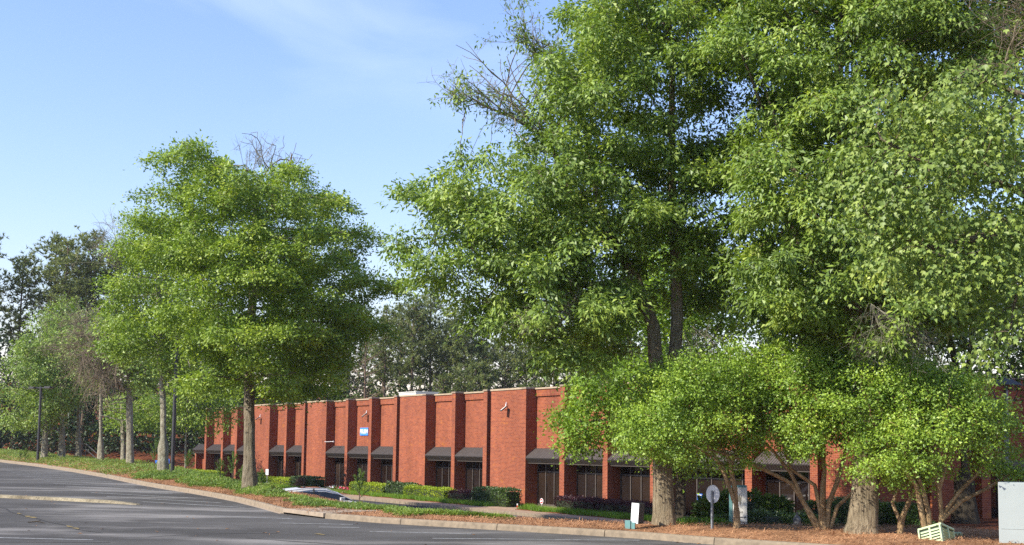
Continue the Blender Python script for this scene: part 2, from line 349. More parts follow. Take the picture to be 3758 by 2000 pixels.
def kerb_dist(x, y):
    """signed distance from the kerb line (positive = planting side), and arc length of the foot point"""
    p = np.stack([np.asarray(x, float).ravel(), np.asarray(y, float).ravel()], 1)
    best = np.full(len(p), 1e9); sgn = np.zeros(len(p)); arc = np.zeros(len(p))
    for i in range(len(_seg)):
        e = _seg[i]; r = p - KERB[i]; t = np.clip(r @ e / _len[i] ** 2, 0, 1); q = r - t[:, None] * e
        d = np.hypot(*q.T); m = d < best
        best[m] = d[m]; sgn[m] = np.sign(e[0] * r[m, 1] - e[1] * r[m, 0]); arc[m] = _cum[i] + t[m] * _len[i]
    return (best * sgn).reshape(np.shape(x)), arc.reshape(np.shape(x))
ARC_DRAIN = float(np.interp(-6.54, KERB[:, 0], _cum))
def bed_profile(arc, d, lz):
    a = np.asarray(arc) - ARC_DRAIN                      # positive to the right of the drain
    w = 2.6 + 2.2 * sstep(-18, -42, a) + 3.2 * sstep(12, 18, a)
    L = 2.6 + 11.0 * sstep(12, 18, a)
    low = -1.75 + 0.76 * sstep(12, 20, a)
    top = lz + 0.13 + (0.03 + 0.07 * np.maximum(sstep(-12, -20, a), sstep(9, 14, a))) * sstep(0, 1.6, d) + 0.03 * np.sin(a * 0.55) * sstep(1, 3, d) + 0.10 * sstep(-13, -20, a) * sstep(0.6, 2.4, d)
    k = sstep(w, w + L, d)
    return top * (1 - k) + low * k, w, L
FO = (0.8411, 65.0); FX = (0.53252, -0.84641); FY = (0.84641, 0.53252)      # facade frame: x along the front, y into the building
F_ANG = math.atan2(FX[1], FX[0])
def to_f(x, y):
    a, b = np.asarray(x, float) - FO[0], np.asarray(y, float) - FO[1]
    return a * FX[0] + b * FX[1], a * FY[0] + b * FY[1]
def fw(s, y, z=0.0):
    return (FO[0] + FX[0] * s + FY[0] * y, FO[1] + FX[1] * s + FY[1] * y, z)
def low_ground(x, y):
    x = np.asarray(x, float); y = np.asarray(y, float)
    s, dpt = to_f(x, y)
    z = -1.62 + 0.60 * sstep(6.0, 9.5, x) + 0.47 * sstep(9.0, 13.0, x) * sstep(38, 44, y)
    z = z + 0.6 * sstep(-3.4, -2.9, dpt) * (1 - sstep(6.0, 9.5, x))
    d, _ = kerb_dist(x, y)
    z = z + 3.7 * sstep(54, 86, -s) * sstep(5, 12, d)
    z = z + 8.0 * sstep(84, 128, -s) * sstep(14, 30, d)
    z = z + 1.4 * sstep(45, 75, dpt) * sstep(60, 48, -s)
    return z
def ground_z(x, y):
    d, a = kerb_dist(np.array([x]), np.array([y])); d, a = d[0], a[0]
    fx, fy = np.interp(a, _cum, KERB[:, 0]), np.interp(a, _cum, KERB[:, 1])
    h, w, L = bed_profile(a, d, lotz(fx, fy))
    lz = float(low_ground(x, y))
    if d < 0: return float(lotz(x, y))
    return float(max(h, lz)) if d < w + L else lz

def axis(breaks):
    out = []
    for a, b, st in breaks: out += list(np.arange(a, b, st))
    return np.array(out + [breaks[-1][1]])
gx = axis([(-1000, -400, 200), (-400, -120, 35), (-120, -20, 3), (-20, 40, 2.5), (40, 120, 10), (120, 400, 35), (400, 1001, 200)])
gy = axis([(-1000, -400, 200), (-400, -50, 35), (-50, 30, 10), (30, 150, 3), (150, 400, 30), (400, 1001, 200)])
GX, GY = np.meshgrid(gx, gy)
gz = low_ground(GX, GY)
idx = np.arange(GX.size).reshape(GX.shape)
quads = np.stack([idx[:-1, :-1], idx[:-1, 1:], idx[1:, 1:], idx[1:, :-1]], -1).reshape(-1, 4)
link(bpy.data.objects.new('ground', np_mesh('ground', np.stack([GX, GY, gz], -1).reshape(-1, 3), quads, M['ground'], True)), kind='structure')

# upper parking lot
lx = axis([(-130, -40, 5), (-40, 14, 0.6), (14, 60, 4)]); ly = axis([(-60, 15, 5), (15, 92, 0.6), (92, 150, 4)])
LX, LY = np.meshgrid(lx, ly); LZ = lotz(LX, LY)
ldist, _a = kerb_dist(LX, LY)
idx = np.arange(LX.size).reshape(LX.shape)
quads = np.stack([idx[:-1, :-1], idx[:-1, 1:], idx[1:, 1:], idx[1:, :-1]], -1).reshape(-1, 4)
keep = (ldist.ravel()[quads] < 0.75).all(1)
link(bpy.data.objects.new('parking_lot', np_mesh('parking_lot', np.stack([LX, LY, LZ], -1).reshape(-1, 3), quads[keep], M['asphalt'], True)), kind='structure')

# planting bed behind the kerb: rows along the kerb, columns away from it
arcs = np.arange(0, _cum[-1], 0.5)
kx, ky = np.interp(arcs, _cum, KERB[:, 0]), np.interp(arcs, _cum, KERB[:, 1])
ker = np.ones(13) / 13
tx, ty = np.gradient(kx), np.gradient(ky); tx, ty = np.convolve(np.pad(tx, 6, 'edge'), ker, 'valid'), np.convolve(np.pad(ty, 6, 'edge'), ker, 'valid')
tl = np.hypot(tx, ty); nxk, nyk = -ty / tl, tx / tl
fr = np.r_[np.linspace(0, 0.06, 2), np.linspace(0.09, 1, 30)]
h0, w0, L0 = bed_profile(arcs, 0 * arcs, lotz(kx, ky))
DD = 0.13 + fr[None, :] * (w0 + L0)[:, None]
PX, PY = kx[:, None] + nxk[:, None] * DD, ky[:, None] + nyk[:, None] * DD
HH, _, _ = bed_profile(arcs[:, None], DD, lotz(kx, ky)[:, None])
HH = HH + 0.03 * np.sin(PX * 2.3 + 1.1 * np.sin(PY * 1.7)) * np.cos(PY * 2.1) * sstep(0.2, 1.0, DD)
HH[:, 0] = lotz(kx, ky) + 0.12
idx = np.arange(PX.size).reshape(PX.shape)
quads = np.stack([idx[:-1, :-1], idx[1:, :-1], idx[1:, 1:], idx[:-1, 1:]], -1).reshape(-1, 4)
link(bpy.data.objects.new('planting_bed_ground', np_mesh('planting_bed_ground', np.stack([PX, PY, HH], -1).reshape(-1, 3), quads[:, ::-1], M['straw'], True)), kind='structure')

# kerb, laid as separate lengths with joints
kerb = empty('kerb', (0, 0, 0), kind='structure')
def strip_piece(a0, a1, name, mat, parent, prof, step=0.6):
    aa = np.linspace(a0, a1, max(2, int((a1 - a0) / step) + 1))
    x, y = np.interp(aa, _cum, KERB[:, 0]), np.interp(aa, _cum, KERB[:, 1])
    nx_, ny_ = np.interp(aa, arcs, nxk), np.interp(aa, arcs, nyk); z = lotz(x, y)
    n = len(prof); mb = MB()
    rings = [[(x[i] + nx_[i] * o, y[i] + ny_[i] * o, z[i] + h) for o, h in prof] for i in range(len(aa))]
    for r0, r1 in zip(rings, rings[1:]):
        for k in range(n): mb.poly([r0[k], r1[k], r1[(k + 1) % n], r0[(k + 1) % n]])
    mb.poly(rings[0]); mb.poly(list(reversed(rings[-1])))
    return mb.obj(name, mat, parent)
KP = [(-0.012, -0.1), (0.012, 0.10), (0.022, 0.135), (0.045, 0.15), (0.15, 0.152), (0.16, -0.1)]
arc_d1 = float(np.interp(-5.07, KERB[:, 0], _cum))
a = 20.0
while a < _cum[-1] - 4:
    b = a + 3.02
    if a < ARC_DRAIN < b: b = ARC_DRAIN - 0.02
    if not (ARC_DRAIN - 0.05 < a < arc_d1 - 0.1):
        strip_piece(a, b - 0.018, 'kerb_stone', M['kerb'], kerb, KP)
        a = b if b < ARC_DRAIN - 0.03 or b > ARC_DRAIN + 0.5 else arc_d1
    else: a = arc_d1
# gutter line of paler concrete at the kerb foot
gut = strip_piece(20, ARC_DRAIN - 0.1, 'gutter_edge', M['concrete'], kerb, [(-0.10, -0.05), (-0.10, 0.006), (-0.005, 0.012), (-0.005, -0.05)])

# storm drain inlet: slab over a dark throat, with an iron lid
dx, dy = -5.07 + 6.54, 33.95 - 35.8
drain = empty('storm_drain', (-6.54, 35.8, 0.02), math.atan2(dy, dx), label='concrete storm drain inlet slab with iron lid set into the kerb', cat='drain')
dl = math.hypot(dx, dy)
mb = MB(); top = [(0.02, -0.05), (dl - 0.02, -0.05), (dl + 0.35, 1.55), (0.55, 1.7)]
bot = [(p[0], p[1]) for p in top]
zt = [0.165, 0.150, 0.20, 0.20]; zb = [0.06, 0.03, 0.05, 0.05]
T = [(p[0], p[1], z) for p, z in zip(top, zt)]; Bq = [(p[0], p[1], z) for p, z in zip(bot, zb)]
mb.poly(T); mb.poly(Bq[::-1])
for i in range(4): mb.poly([Bq[i], Bq[(i + 1) % 4], T[(i + 1) % 4], T[i]])
weld(mb.obj('slab', M['concrete'], drain), 0.012)
MB().box(0.05, dl - 0.05, 0.0, 0.6, -0.25, 0.03, skip=('top', 'front')).obj('throat', M['void'], drain)  # throat coloured near black for the shade under the slab
MB().poly([(0.0, -0.42, -0.008), (dl, -0.42, -0.008), (dl, 0.02, -0.028), (0.0, 0.02, -0.018)]).obj('apron', M['void'], drain)
mb = MB(); mb.tube([(1.35, 0.85, 0.182), (1.35, 0.85, 0.20)], [0.33, 0.32], 28); mb.obj('iron_lid', M['rust'], drain)

# low painted kerb in the lot
med = MB(); mpts = [(-24.5, 44.9, .02), (-20.5, 43.2, .05), (-17.3, 41.95, .10), (-14.6, 40.75, .10), (-12.9, 39.9, .09), (-12.2, 39.45, .06), (-11.75, 39.18, .015)]
ring = []
for i, (x, y, h) in enumerate(mpts):
    z = float(lotz(x, y)); d = Vector(mpts[min(i + 1, 6)][:2]) - Vector(mpts[max(i - 1, 0)][:2]); n = Vector((-d.y, d.x)).normalized(); wv = 0.16 + 0.1 * h
    ring.append([(x - n.x * wv * o, y - n.y * wv * o, z + hh) for o, hh in ((1, -0.03), (0.75, h * 0.8), (0.3, h), (-0.4, h), (-0.8, h * 0.75), (-1, -0.03))])
for r0, r1 in zip(ring, ring[1:]):
    for k in range(5): med.poly([r0[k], r1[k], r1[k + 1], r0[k + 1]])
med.poly(ring[0]); med.poly(ring[-1][::-1])
med.obj('painted_kerb', M['yellowkerb'], label='long low concrete kerb with faded yellow paint across the parking lot', cat='kerb', smooth=True)

# parking stripes, cracks
def ribbon(name, pts, wid, mat, dz, parent=None, jag=0.0, **k):
    mb = MB(); L_ = []
    pp = []
    for a_, b_ in zip(pts, pts[1:]):
        n = max(2, int(math.dist(a_, b_) / 0.5))
        pp += [(a_[0] + (b_[0] - a_[0]) * i / n, a_[1] + (b_[1] - a_[1]) * i / n) for i in range(n)]
    pp.append(pts[-1])
    for i, (x, y) in enumerate(pp):
        q0, q1 = pp[max(i - 1, 0)], pp[min(i + 1, len(pp) - 1)]; d = Vector((q1[0] - q0[0], q1[1] - q0[1])).normalized()
        j = random.uniform(-jag, jag); ww = wid * (1 + random.uniform(-1, 1) * (0.6 if jag else 0))
        L_.append([(x - d.y * (j + ww), y + d.x * (j + ww)), (x - d.y * (j - ww), y + d.x * (j - ww))])
    for a_, b_ in zip(L_, L_[1:]):
        mb.poly([(*p, float(lotz(*p)) + dz) for p in (a_[1], b_[1], b_[0], a_[0])])
    return mb.obj(name, mat, parent, **k)
marks = empty('parking_lot_markings', kind='structure')
for a_, b_ in [((-27.6, 67.6), (-23.6, 65.9)), ((-26.4, 65.3), (-22.4, 63.7)), ((-25.2, 63.0), (-21.0, 61.3)), ((-23.8, 60.5), (-19.6, 58.7)), ((-22.4, 58.0), (-18.1, 56.2)), ((-21.1, 55.8), (-16.8, 53.9)), ((-19.8, 53.5), (-15.6, 51.4)), ((-18.4, 51.2), (-14.1, 48.9)), ((-17.0, 48.7), (-12.7, 46.5)), ((-15.7, 46.3), (-11.1, 43.7)), ((-14.3, 43.8), (-9.6, 41.1)), ((-12.2, 41.0), (-8.3, 38.7)), ((-8.2, 34.3), (-5.9, 33.6)), ((-5.9, 31.8), (-4.0, 31.6)), ((-4.7, 30.5), (-3.7, 30.5)), ((-3.3, 29.2), (-0.9, 28.8)), ((-1.7, 27.3), (2.9, 27.5)), ((-13.6, 29.2), (-11.9, 28.9)), ((-11.0, 25.9), (-8.6, 25.6))]:
    ribbon('parking_stripe', [a_, b_], 0.05, M['stripe'], 0.004, marks)
for pts in ([(-15.6, 37.4), (-14.7, 36.1), (-13.8, 34.5), (-12.9, 33.0), (-12.1, 31.9), (-11.3, 30.8), (-10.6, 29.7), (-9.9, 28.5), (-9.1, 27.4)], [(-7.8, 26.6), (-7.1, 27.6), (-6.2, 28.0), (-5.2, 28.3)], [(-5.6, 26.6), (-4.6, 25.9), (-3.4, 25.3), (-2.0, 25.0)], [(-13.4, 25.0), (-10.2, 24.7), (-8.0, 24.9)], [(-12.9, 26.4), (-13.8, 26.9)]):
    pp = [(x + random.uniform(-.12, .12), y + random.uniform(-.12, .12)) for x, y in pts]
    ribbon('crack', pp, 0.022, M['crack'], 0.006, marks, jag=0.03)
for x, y in [(-12.9, 33.05), (-12.65, 32.7), (-10.6, 29.7), (-10.2, 29.0), (-4.4, 28.2), (-13.6, 34.2)]:
    ribbon('crack_weed', [(x, y), (x + 0.25, y - 0.42)], 0.05, M['weed'], 0.010, marks, jag=0.03)
lit = MB()
for i in range(160):
    x = random.uniform(-17, 6); y = random.uniform(22, 50); d_, _ = kerb_dist(np.array([x]), np.array([y]))
    if d_[0] > -0.1: continue
    if random.random() < 0.5:
        q = random.uniform(0, 1) ** 2 * 1.2; a_ = random.uniform(0, _cum[-1]); x, y = np.interp(a_, _cum, KERB[:, 0]), np.interp(a_, _cum, KERB[:, 1]); x -= np.interp(a_, arcs, nxk) * (0.1 + q); y -= np.interp(a_, arcs, nyk) * (0.1 + q)
    z = float(lotz(x, y)); s = random.uniform(0.03, 0.07); r = random.uniform(0, 6.28)
    c, sn = math.cos(r) * s, math.sin(r) * s
    lit.poly([(x - c, y - sn, z + .008), (x + sn * .5, y - c * .5, z + .02), (x + c, y + sn, z + .012), (x - sn * .5, y + c * .5, z + .025)])
lit.obj('fallen_leaves', M['litter'], label='scattered dry brown leaves on the asphalt', cat='leaves', kind='stuff')
tw = MB(); zz = float(lotz(-11.6, 30.4)); tw.tube([(-11.85, 30.45, zz + .02), (-11.6, 30.4, zz + .05), (-11.4, 30.33, zz + .02)], [.012, .018, .008], 5)
tw.tube([(-11.62, 30.4, zz + .04), (-11.55, 30.5, zz + .07)], [.012, .006], 5)
tw.obj('fallen_twig', M['bark_dark'], label='small dark twig lying on the asphalt beside the long crack', cat='twig')

# ---------------------------------------------------------------- lower lot, sidewalk, lawn strips
low = MB(); ss = np.arange(15, -62, -3.0)
bk = []
for a_ in np.arange(18, ARC_DRAIN + 14.5, 1.5):
    x, y = np.interp(a_, _cum, KERB[:, 0]), np.interp(a_, _cum, KERB[:, 1]); h_, w_, L_ = bed_profile(a_, 0, 0.0)
    q = float(w_ + L_) - 0.5; px, py = x + np.interp(a_, arcs, nxk) * q, y + np.interp(a_, arcs, nyk) * q
    s_, d_ = to_f(px, py)
    if d_ < -4.6 and s_ > -60: bk.append((float(s_), float(d_)))
bk.sort()
bs, bd = [p[0] for p in bk], [p[1] for p in bk]
def lowz(s, y): return -1.15 + 0.018 * min(0.0, y + 3.95)
for s0, s1 in zip(ss, ss[1:]):
    for f0, f1 in ((0, .5), (.5, 1)):
        q = []
        for s_, f_ in ((s1, f1), (s0, f1), (s0, f0), (s1, f0)):
            yb = float(np.interp(s_, bs, bd)); y_ = -3.95 + (yb + 3.95) * f_; q.append(fw(s_, y_, lowz(s_, y_)))
        low.poly(q)
low.obj('lower_parking_lot', M['asphalt_low'], kind='structure')
lm = empty('lower_lot_markings', kind='structure')
for s_ in np.arange(-30, 14, 2.75):
    mb = MB(); mb.poly([fw(s_ - .05, -8.8, lowz(0, -8.8) + .004), fw(s_ + .05, -8.8, lowz(0, -8.8) + .004), fw(s_ + .05, -4.2, lowz(0, -4.2) + .004), fw(s_ - .05, -4.2, lowz(0, -4.2) + .004)])
    mb.obj('parking_stripe', M['stripe'], lm)
# frame that carries everything laid out along the building front
walk = empty('sidewalk', (FO[0], FO[1], 0), F_ANG, kind='structure')
s_ = -58.0
while s_ < 16:
    weld(MB().box(s_, s_ + 1.50, -3.79, -2.62, -1.35, -1.003).obj('sidewalk_slab', M['walk'], walk)); s_ += 1.512
s_ = -58.0
while s_ < 16:
    weld(MB().box(s_, s_ + 3.0, -3.95, -3.80, -1.45, -1.0).obj('kerb_stone', M['kerb'], walk), 0.02); s_ += 3.012
weld(MB().box(-0.05, 3.05, -2.61, 0.9, -1.3, -0.985).obj('entry_walk', M['walk'], walk))
lawn = empty('lawn_strip', (FO[0], FO[1], 0), F_ANG, kind='structure')
def lawn_piece(s0, s1, y0, y1): MB().box(s0, s1, y0, y1, -1.4, -0.97).obj('soil', M['ground'], lawn)
lawn_piece(-58, -0.1, -2.6, 0.9); lawn_piece(3.1, 17, -2.6, 0.9)

# ---------------------------------------------------------------- brick building
bld = empty('brick_building', (FO[0], FO[1], 0), F_ANG, label='long single storey red brick office building with dark metal canopies', cat='building')
ZB, ZT = -1.15, 5.15
PIL = [(-52.84, -52.35), (-48.40, -47.95), (-44.95, -44.5), (-33.98, -33.58), (-22.95, -22.53), (-19.25, -18.84), (-8.09, -7.69), (3.08, 3.50), (6.75, 7.14), (10.38, 10.78), (16.62, 17.03)]
NAR = [(-41.50, -41.10), (-30.50, -30.10), (-15.60, -15.19), (-4.50, -4.09), (20.26, 20.66)]
WID = [(-40.65, -37.15), (-29.60, -26.18), (-14.75, -11.31), (-3.68, -0.10), (21.08, 22.60)]
BAY = [(-52.35, -48.40), (-47.95, -44.95), (-44.5, -41.5), (-37.15, -33.98), (-33.58, -30.5), (-26.18, -22.95), (-22.53, -19.25), (-18.84, -15.6), (-11.31, -8.09), (-7.69, -4.5), (-0.10, 3.08), (3.5, 6.75), (7.14, 10.38), (10.78, 16.62), (17.03, 20.26)]
def cap(x0, x1, y0, y1, mat, z=ZT): weld(MB().box(x0 - .03, x1 + .03, y0 - .04, y1 + .02, z + .002, z + .10).obj('coping', mat, bld), 0.01)
for x0, x1 in PIL + NAR:
    MB().box(x0, x1, 0.0, 1.05, ZB, ZT + .012).obj('pilaster', M['brick'], bld); cap(x0 - .01, x1 + .01, 0, 0.66, M['cap'], ZT + .014)
for x0, x1 in WID:
    MB().box(x0, x1, 0.0, 1.05, ZB, ZT).obj('brick_panel', M['brick'], bld); cap(x0, x1 - .42, 0, 0.9, M['coping']); cap(x1 - .36, x1 + .01, 0, 0.66, M['cap'], ZT + .006)
for (n0, n1), (w0_, w1_) in zip(NAR, WID):
    MB().box(n1, w0_, 0.70, 1.05, ZB, ZT - .02).obj('joint_wall', M['brick'], bld)
    MB().box(n1 + .003, w0_ - .003, 0.45, 0.9, ZT - .015, ZT + .06).obj('coping', M['coping'], bld)
def storefront(x0, x1, panes, parent, z0=-0.985, z1=1.36, ztr=0.80, door=None):
    y = 0.82; w = (x1 - x0) / panes; fr = MB()
    for i in range(panes + 1):
        xm = x0 + w * i; fr.box(max(x0, xm - .028), min(x1, xm + .028), y - .055, y + .05, z0, z1)
    e = 0.002
    for i in range(panes):
        a_, b_ = x0 + w * i + .029, x0 + w * (i + 1) - .029
        for zc, hh in ((z0 + .05, .05), (ztr, .03), (z1 - .03, .03)): fr.box(a_, b_, y - .045, y + .04, zc - hh, zc + hh)
    f = fr.obj('storefront', M['mullion'], parent)
    for i in range(panes):
        a_, b_ = x0 + w * i + .028, x0 + w * (i + 1) - .028
        tl = random.uniform(-.004, .004)
        for za, zb in ((z0 + .1, ztr - .03), (ztr + .03, z1 - .06)):
            mb = MB(); mb.poly([(a_, y + tl, za), (b_, y - tl, za), (b_, y - tl, zb), (a_, y + tl, zb)]); mb.obj('pane', M['glass'] if za > .5 else random.choice((M['glass'], M['glass_room'], M['glass_blind'], M['glass_blind'])), f)
    if door is not None:
        xd = x0 + w * door + .09; h = MB(); h.tube([(xd, y - .1, -0.15), (xd, y - .1, 0.2)], .014, 6); h.box(xd - .01, xd + .01, y - .1, y - .04, -.14, -.12); h.box(xd - .01, xd + .01, y - .1, y - .04, .17, .19); h.obj('door_handle', M['mullion'], f)
    return f
def canopy(x0, x1, parent, ribs=True):
    x0 += .004; x1 -= .004; mb = MB()
    mb.prism([(0.0, 1.49), (0.19, 1.25), (0.80, 1.25), (0.80, 1.30), (0.665, 2.02), (0.64, 2.02), (0.0, 1.515)], x0, x1)
    c = mb.obj('canopy', M['fascia'], parent)
    top = MB(); n_ = max(2, int((x1 - x0) / 0.15)); st = (x1 - x0) / n_
    nx_, nz_ = -0.62, 0.785
    def P(x, t, up): return (x, 0.64 * t - 0.012 + nx_ * up, 1.515 + 0.505 * t + nz_ * up)
    for i in range(n_):
        a_ = x0 + st * i; r = .022
        for (xa, ua), (xb, ub) in (((a_, .006), (a_ + r * .4, .03)), ((a_ + r * .4, .03), (a_ + r, .03)), ((a_ + r, .03), (a_ + r * 1.4, .006)), ((a_ + r * 1.4, .006), (a_ + st, .006))):
            top.poly([P(xa, 0, ua), P(xb, 0, ub), P(xb, 1, ub), P(xa, 1, ua)])
    top.obj('ribbed_sheet', M['canopy'], c)
    fr = MB(); n2 = max(2, int((x1 - x0) / 0.15))
    for i in range(n2):
        a_ = x0 + (x1 - x0) * i / n2
        fr.poly([(a_, -.004, 1.488), (a_ + .03, -.004, 1.488), (a_ + .03, .184, 1.252), (a_, .184, 1.252)])
    fr.obj('fascia_rib', M['canopy'], c)
    MB().box(x0, x1, .17, .21, 1.225, 1.25).obj('drip_edge', M['mullion'], c)
for k_, (x0, x1) in enumerate(BAY):
    e = .003
    MB().box(x0 + e, x1 - e, 0.68, 1.03, 1.30, ZT - .006).obj('wall', M['brick'], bld)
    MB().box(x0 + e, x1 - e, 0.60, 0.70, 4.78, ZT - .003).obj('lintel_band', M['soldier'], bld)
    weld(MB().box(x0 + .006, x1 - .006, 0.54, 1.04, ZT + .0, ZT + .085).obj('coping', M['coping'], bld), .01)
    canopy(x0, x1, bld); storefront(x0 + .003, x1 - .003, 6 if x1 - x0 > 5 else 4 if x1 - x0 > 3.25 else 4, bld, door=1 if k_ in (5, 9, 10) else None)
# low entrance wing past the last pilaster
MB().box(-56.3, -52.85, 0.9, 3.0, ZB, 1.35).obj('wall', M['brick'], bld); canopy(-56.2, -52.86, bld); MB().box(-56.3, -56.0, 0.3, .9, ZB, 1.2).obj('pilaster', M['brick'], bld)
storefront(-54.6, -52.9, 2, bld)
# body behind: roof, ends, back
MB().box(-52.6, 22.1, 1.06, 30.0, 4.6, 4.85).obj('roof', M['roof'], bld)
MB().box(-52.6, -52.36, 1.06, 30.0, ZB, ZT - .01).obj('end_wall', M['brick'], bld)
MB().box(22.1, 22.45, 1.06, 30.0, ZB, ZT - .01).obj('end_wall', M['brick'], bld)
MB().box(-52.35, 22.44, 30.0, 30.3, ZB, ZT - .01).obj('back_wall', M['brick'], bld)
MB().box(-52.0, 22.0, 1.3, 1.32, ZB, 4.6).obj('inner_wall', M['void'], bld)
# near end of the building: pilasters, a recessed glass bay and a downpipe on the shaded side
for y0, y1 in ((3.75, 4.2), (6.75, 7.3), (10.6, 11.1), (14.4, 14.9), (18.3, 18.8)):
    MB().box(22.452, 22.98, y0, y1, ZB, ZT + .012).obj('pilaster', M['brick'], bld); weld(MB().box(22.42, 23.01, y0 - .03, y1 + .03, ZT + .014, ZT + .10).obj('coping', M['cap'], bld), .01)
for y0, y1 in ((7.31, 10.59), (14.91, 18.29)):
    MB().box(22.451, 22.47, y0, y1, -0.55, 1.5).obj('pane', M['glass'], bld)
    for k_ in range(4): yy_ = y0 + (y1 - y0) * k_ / 3; MB().box(22.472, 22.53, max(y0, yy_ - .03), min(y1, yy_ + .03), -0.55, 1.5).obj('mullion', M['mullion'], bld)
    MB().box(22.46, 23.0, y0 + .005, y1 - .005, 1.52, 1.78).obj('canopy', M['fascia'], bld)
weld(MB().box(22.1, 22.50, 1.06, 30.0, ZT - .005, ZT + .085).obj('coping', M['cap'], bld), .01)
MB().box(22.453, 22.56, 9.0, 9.12, 1.8, ZT - .1).obj('downpipe', M['greypost'], bld)

# rooftop air conditioner
ac = empty('rooftop_air_conditioner', fw(-24.4, 4.8, 4.86), F_ANG, label='white rooftop air conditioning unit showing above the brick parapet', cat='air conditioner')
weld(MB().box(0, 2.6, 0, 1.8, 0.0, 1.0).obj('casing', M['offwhite'], ac), .03)
for i in range(9): MB().box(-.02, 0.006, .25, 1.75, .35 + i * .09, .39 + i * .09).obj('louvre_slat', M['greymetal'], ac)
weld(MB().box(-.05, 2.65, -.05, 1.85, 1.002, 1.05).obj('lid', M['offwhite'], ac), .01)

# wall-mounted things (front frame coordinates)
def on_front(name, s, y, z, **k): return empty(name, fw(s, y, z), F_ANG, **k)
def flood(s, y, z, lab):
    r = on_front('flood_light', s, y, z, label=lab, cat='wall lamp', group='flood lights on the brick front')
    b = MB(); b.tube([(0, 0, 0), (0, -.16, .0), (-.02, -.22, -.02)], .018, 6); b.box(-.06, .06, -.012, 0, -.06, .06); b.obj('arm', M['black'], r)
    h = MB().box(-.14, .14, -.03, .03, -.20, .20).obj('housing', M['black'], r); weld(h, .012); h.location = (-.03, -.30, .06); h.rotation_euler = (math.radians(-50), 0, math.radians(-18))
    l = MB().box(-.115, .115, -.037, -.031, -.175, .175).obj('lens', M['lens'], h)
    return r
flood(-39.0, 0, 4.06, 'small flood light on wide brick panel shaded by the lone oak')
flood(-20.75, .68, 4.05, 'small flood light above the blue and white wall sign')
flood(-1.85, 0, 4.08, 'small flood light on the wide brick panel beside the young maple')
def cctv(s, y, z, lab):
    r = on_front('security_camera', s, y, z, label=lab, cat='camera', group='white cameras above the flood lights')
    b = MB(); b.tube([(0, -.10, -.13), (0, -.10, .05)], .035, 10); b.obj('body', M['white'], r)
    b = MB(); b.tube([(0, -.10, .05), (0, -.08, .17)], .018, 6); b.tube([(0, -.08, .1), (.0, 0, .1)], .015, 6); b.obj('bracket', M['white'], r)
cctv(-39.0, 0, 4.30, 'white camera tube above the flood light shaded by the lone oak')
cctv(-20.85, .68, 4.27, 'white camera tube above the flood light over the blue wall sign')
cctv(-1.95, 0, 4.33, 'white camera tube above the flood light near the young maple')
r = on_front('wall_sign', -21.27, .66, 3.01, label='square blue wall sign with bold white letters PELEM across its middle', cat='sign')
weld(MB().box(-.62, .62, -.035, .018, -.26, .26).obj('panel', M['skyblue'], r), .006)
MB().box(-.615, .615, -.040, -.036, -.145, .145).obj('white_band', M['skyblue'], r)
t = link(bpy.data.objects.new('lettering', text_mesh('PELEM', .36, M['white'], .004, .010)), r); t.rotation_euler = (math.pi / 2, 0, 0); t.location = (0, -.046, 0)
t.scale = (1.16 / max(.01, t.dimensions.x if t.dimensions.x else 1.16), 1, 1)
bpy.context.view_layer.update()
xs = [v.co.x for v in t.data.vertices]; wd = max(xs) - min(xs); t.scale = (1.18 / wd, 1.0, 1.0)
r = on_front('wall_bracket', -26.3, 0, 2.30, label='thin white horizontal bracket rod on the brick panel above a canopy', cat='bracket')
b = MB(); b.tube([(-.05, -.02, 0), (1.5, -.02, .02)], .014, 6); b.obj('rod', M['white'], r); b = MB(); b.tube([(1.46, -.02, .02), (1.54, -.02, .02)], .05, 10); b.obj('end_cap', M['white'], r)
MB().box(-.42, -.36, -.02, -.002, -.12, .14).obj('plate', M['rust'], r)
r = on_front('wall_box', -22.74, 0, .05, label='tiny dark box fixed to the narrow brick pilaster', cat='box'); weld(MB().box(-.08, .08, -.09, -.003, -.09, .09).obj('case', M['black'], r), .01)

# ---------------------------------------------------------------- leaves, hedges, grass
def leaf_arrays(c, d, n, ln, wd, fold=0.25):
    """rhombic folded leaves: base c, direction d, normal n, length ln, width wd -> verts (4N), quads"""
    t = np.cross(d, n); N_ = len(c); ln = ln[:, None]; wd = wd[:, None]
    mid = c + d * ln * 0.45
    v = np.stack([c, mid + t * wd * 0.5 + n * wd * fold, c + d * ln, mid - t * wd * 0.5 + n * wd * fold], 1).reshape(-1, 3)
    i = np.arange(N_)[:, None] * 4
    f = np.concatenate([i + np.array([0, 1, 2]), i + np.array([0, 2, 3])])
    return v, f
def blade_arrays(c, d, n, ln, wd):
    """one slim triangle per leaf, widest a third of the way along"""
    t = np.cross(d, n); ln = ln[:, None]; wd = wd[:, None]; sg = np.where(rng.uniform(0, 1, (len(c), 1)) < .5, 1., -1.)
    v = np.stack([c - t * wd * .35 * sg, c + d * ln * .38 + t * wd * .65 * sg + n * wd * .12, c + d * ln], 1).reshape(-1, 3)
    return v, np.arange(len(c) * 3).reshape(-1, 3)
def lobed_arrays(c, d, n, ln, wd):
    """three-lobed maple leaf, 7 rim points"""
    t = np.cross(d, n); ln = ln[:, None]; wd = wd[:, None]
    rim = [(0, 0, 0), (.12, .42, .06), (.55, .55, .10), (.48, .22, .03), (1.0, 0, 0), (.48, -.22, .03), (.55, -.55, .10), (.12, -.42, .06)]
    v = np.stack([c + d * ln * a + t * wd * b + n * wd * h for a, b, h in rim], 1).reshape(-1, 3)
    i = np.arange(len(c))[:, None] * 8
    tri = [(0, 1, 2), (0, 2, 3), (0, 3, 4), (0, 4, 5), (0, 5, 6), (0, 6, 7)]
    return v, np.concatenate([i + np.array(q) for q in tri])
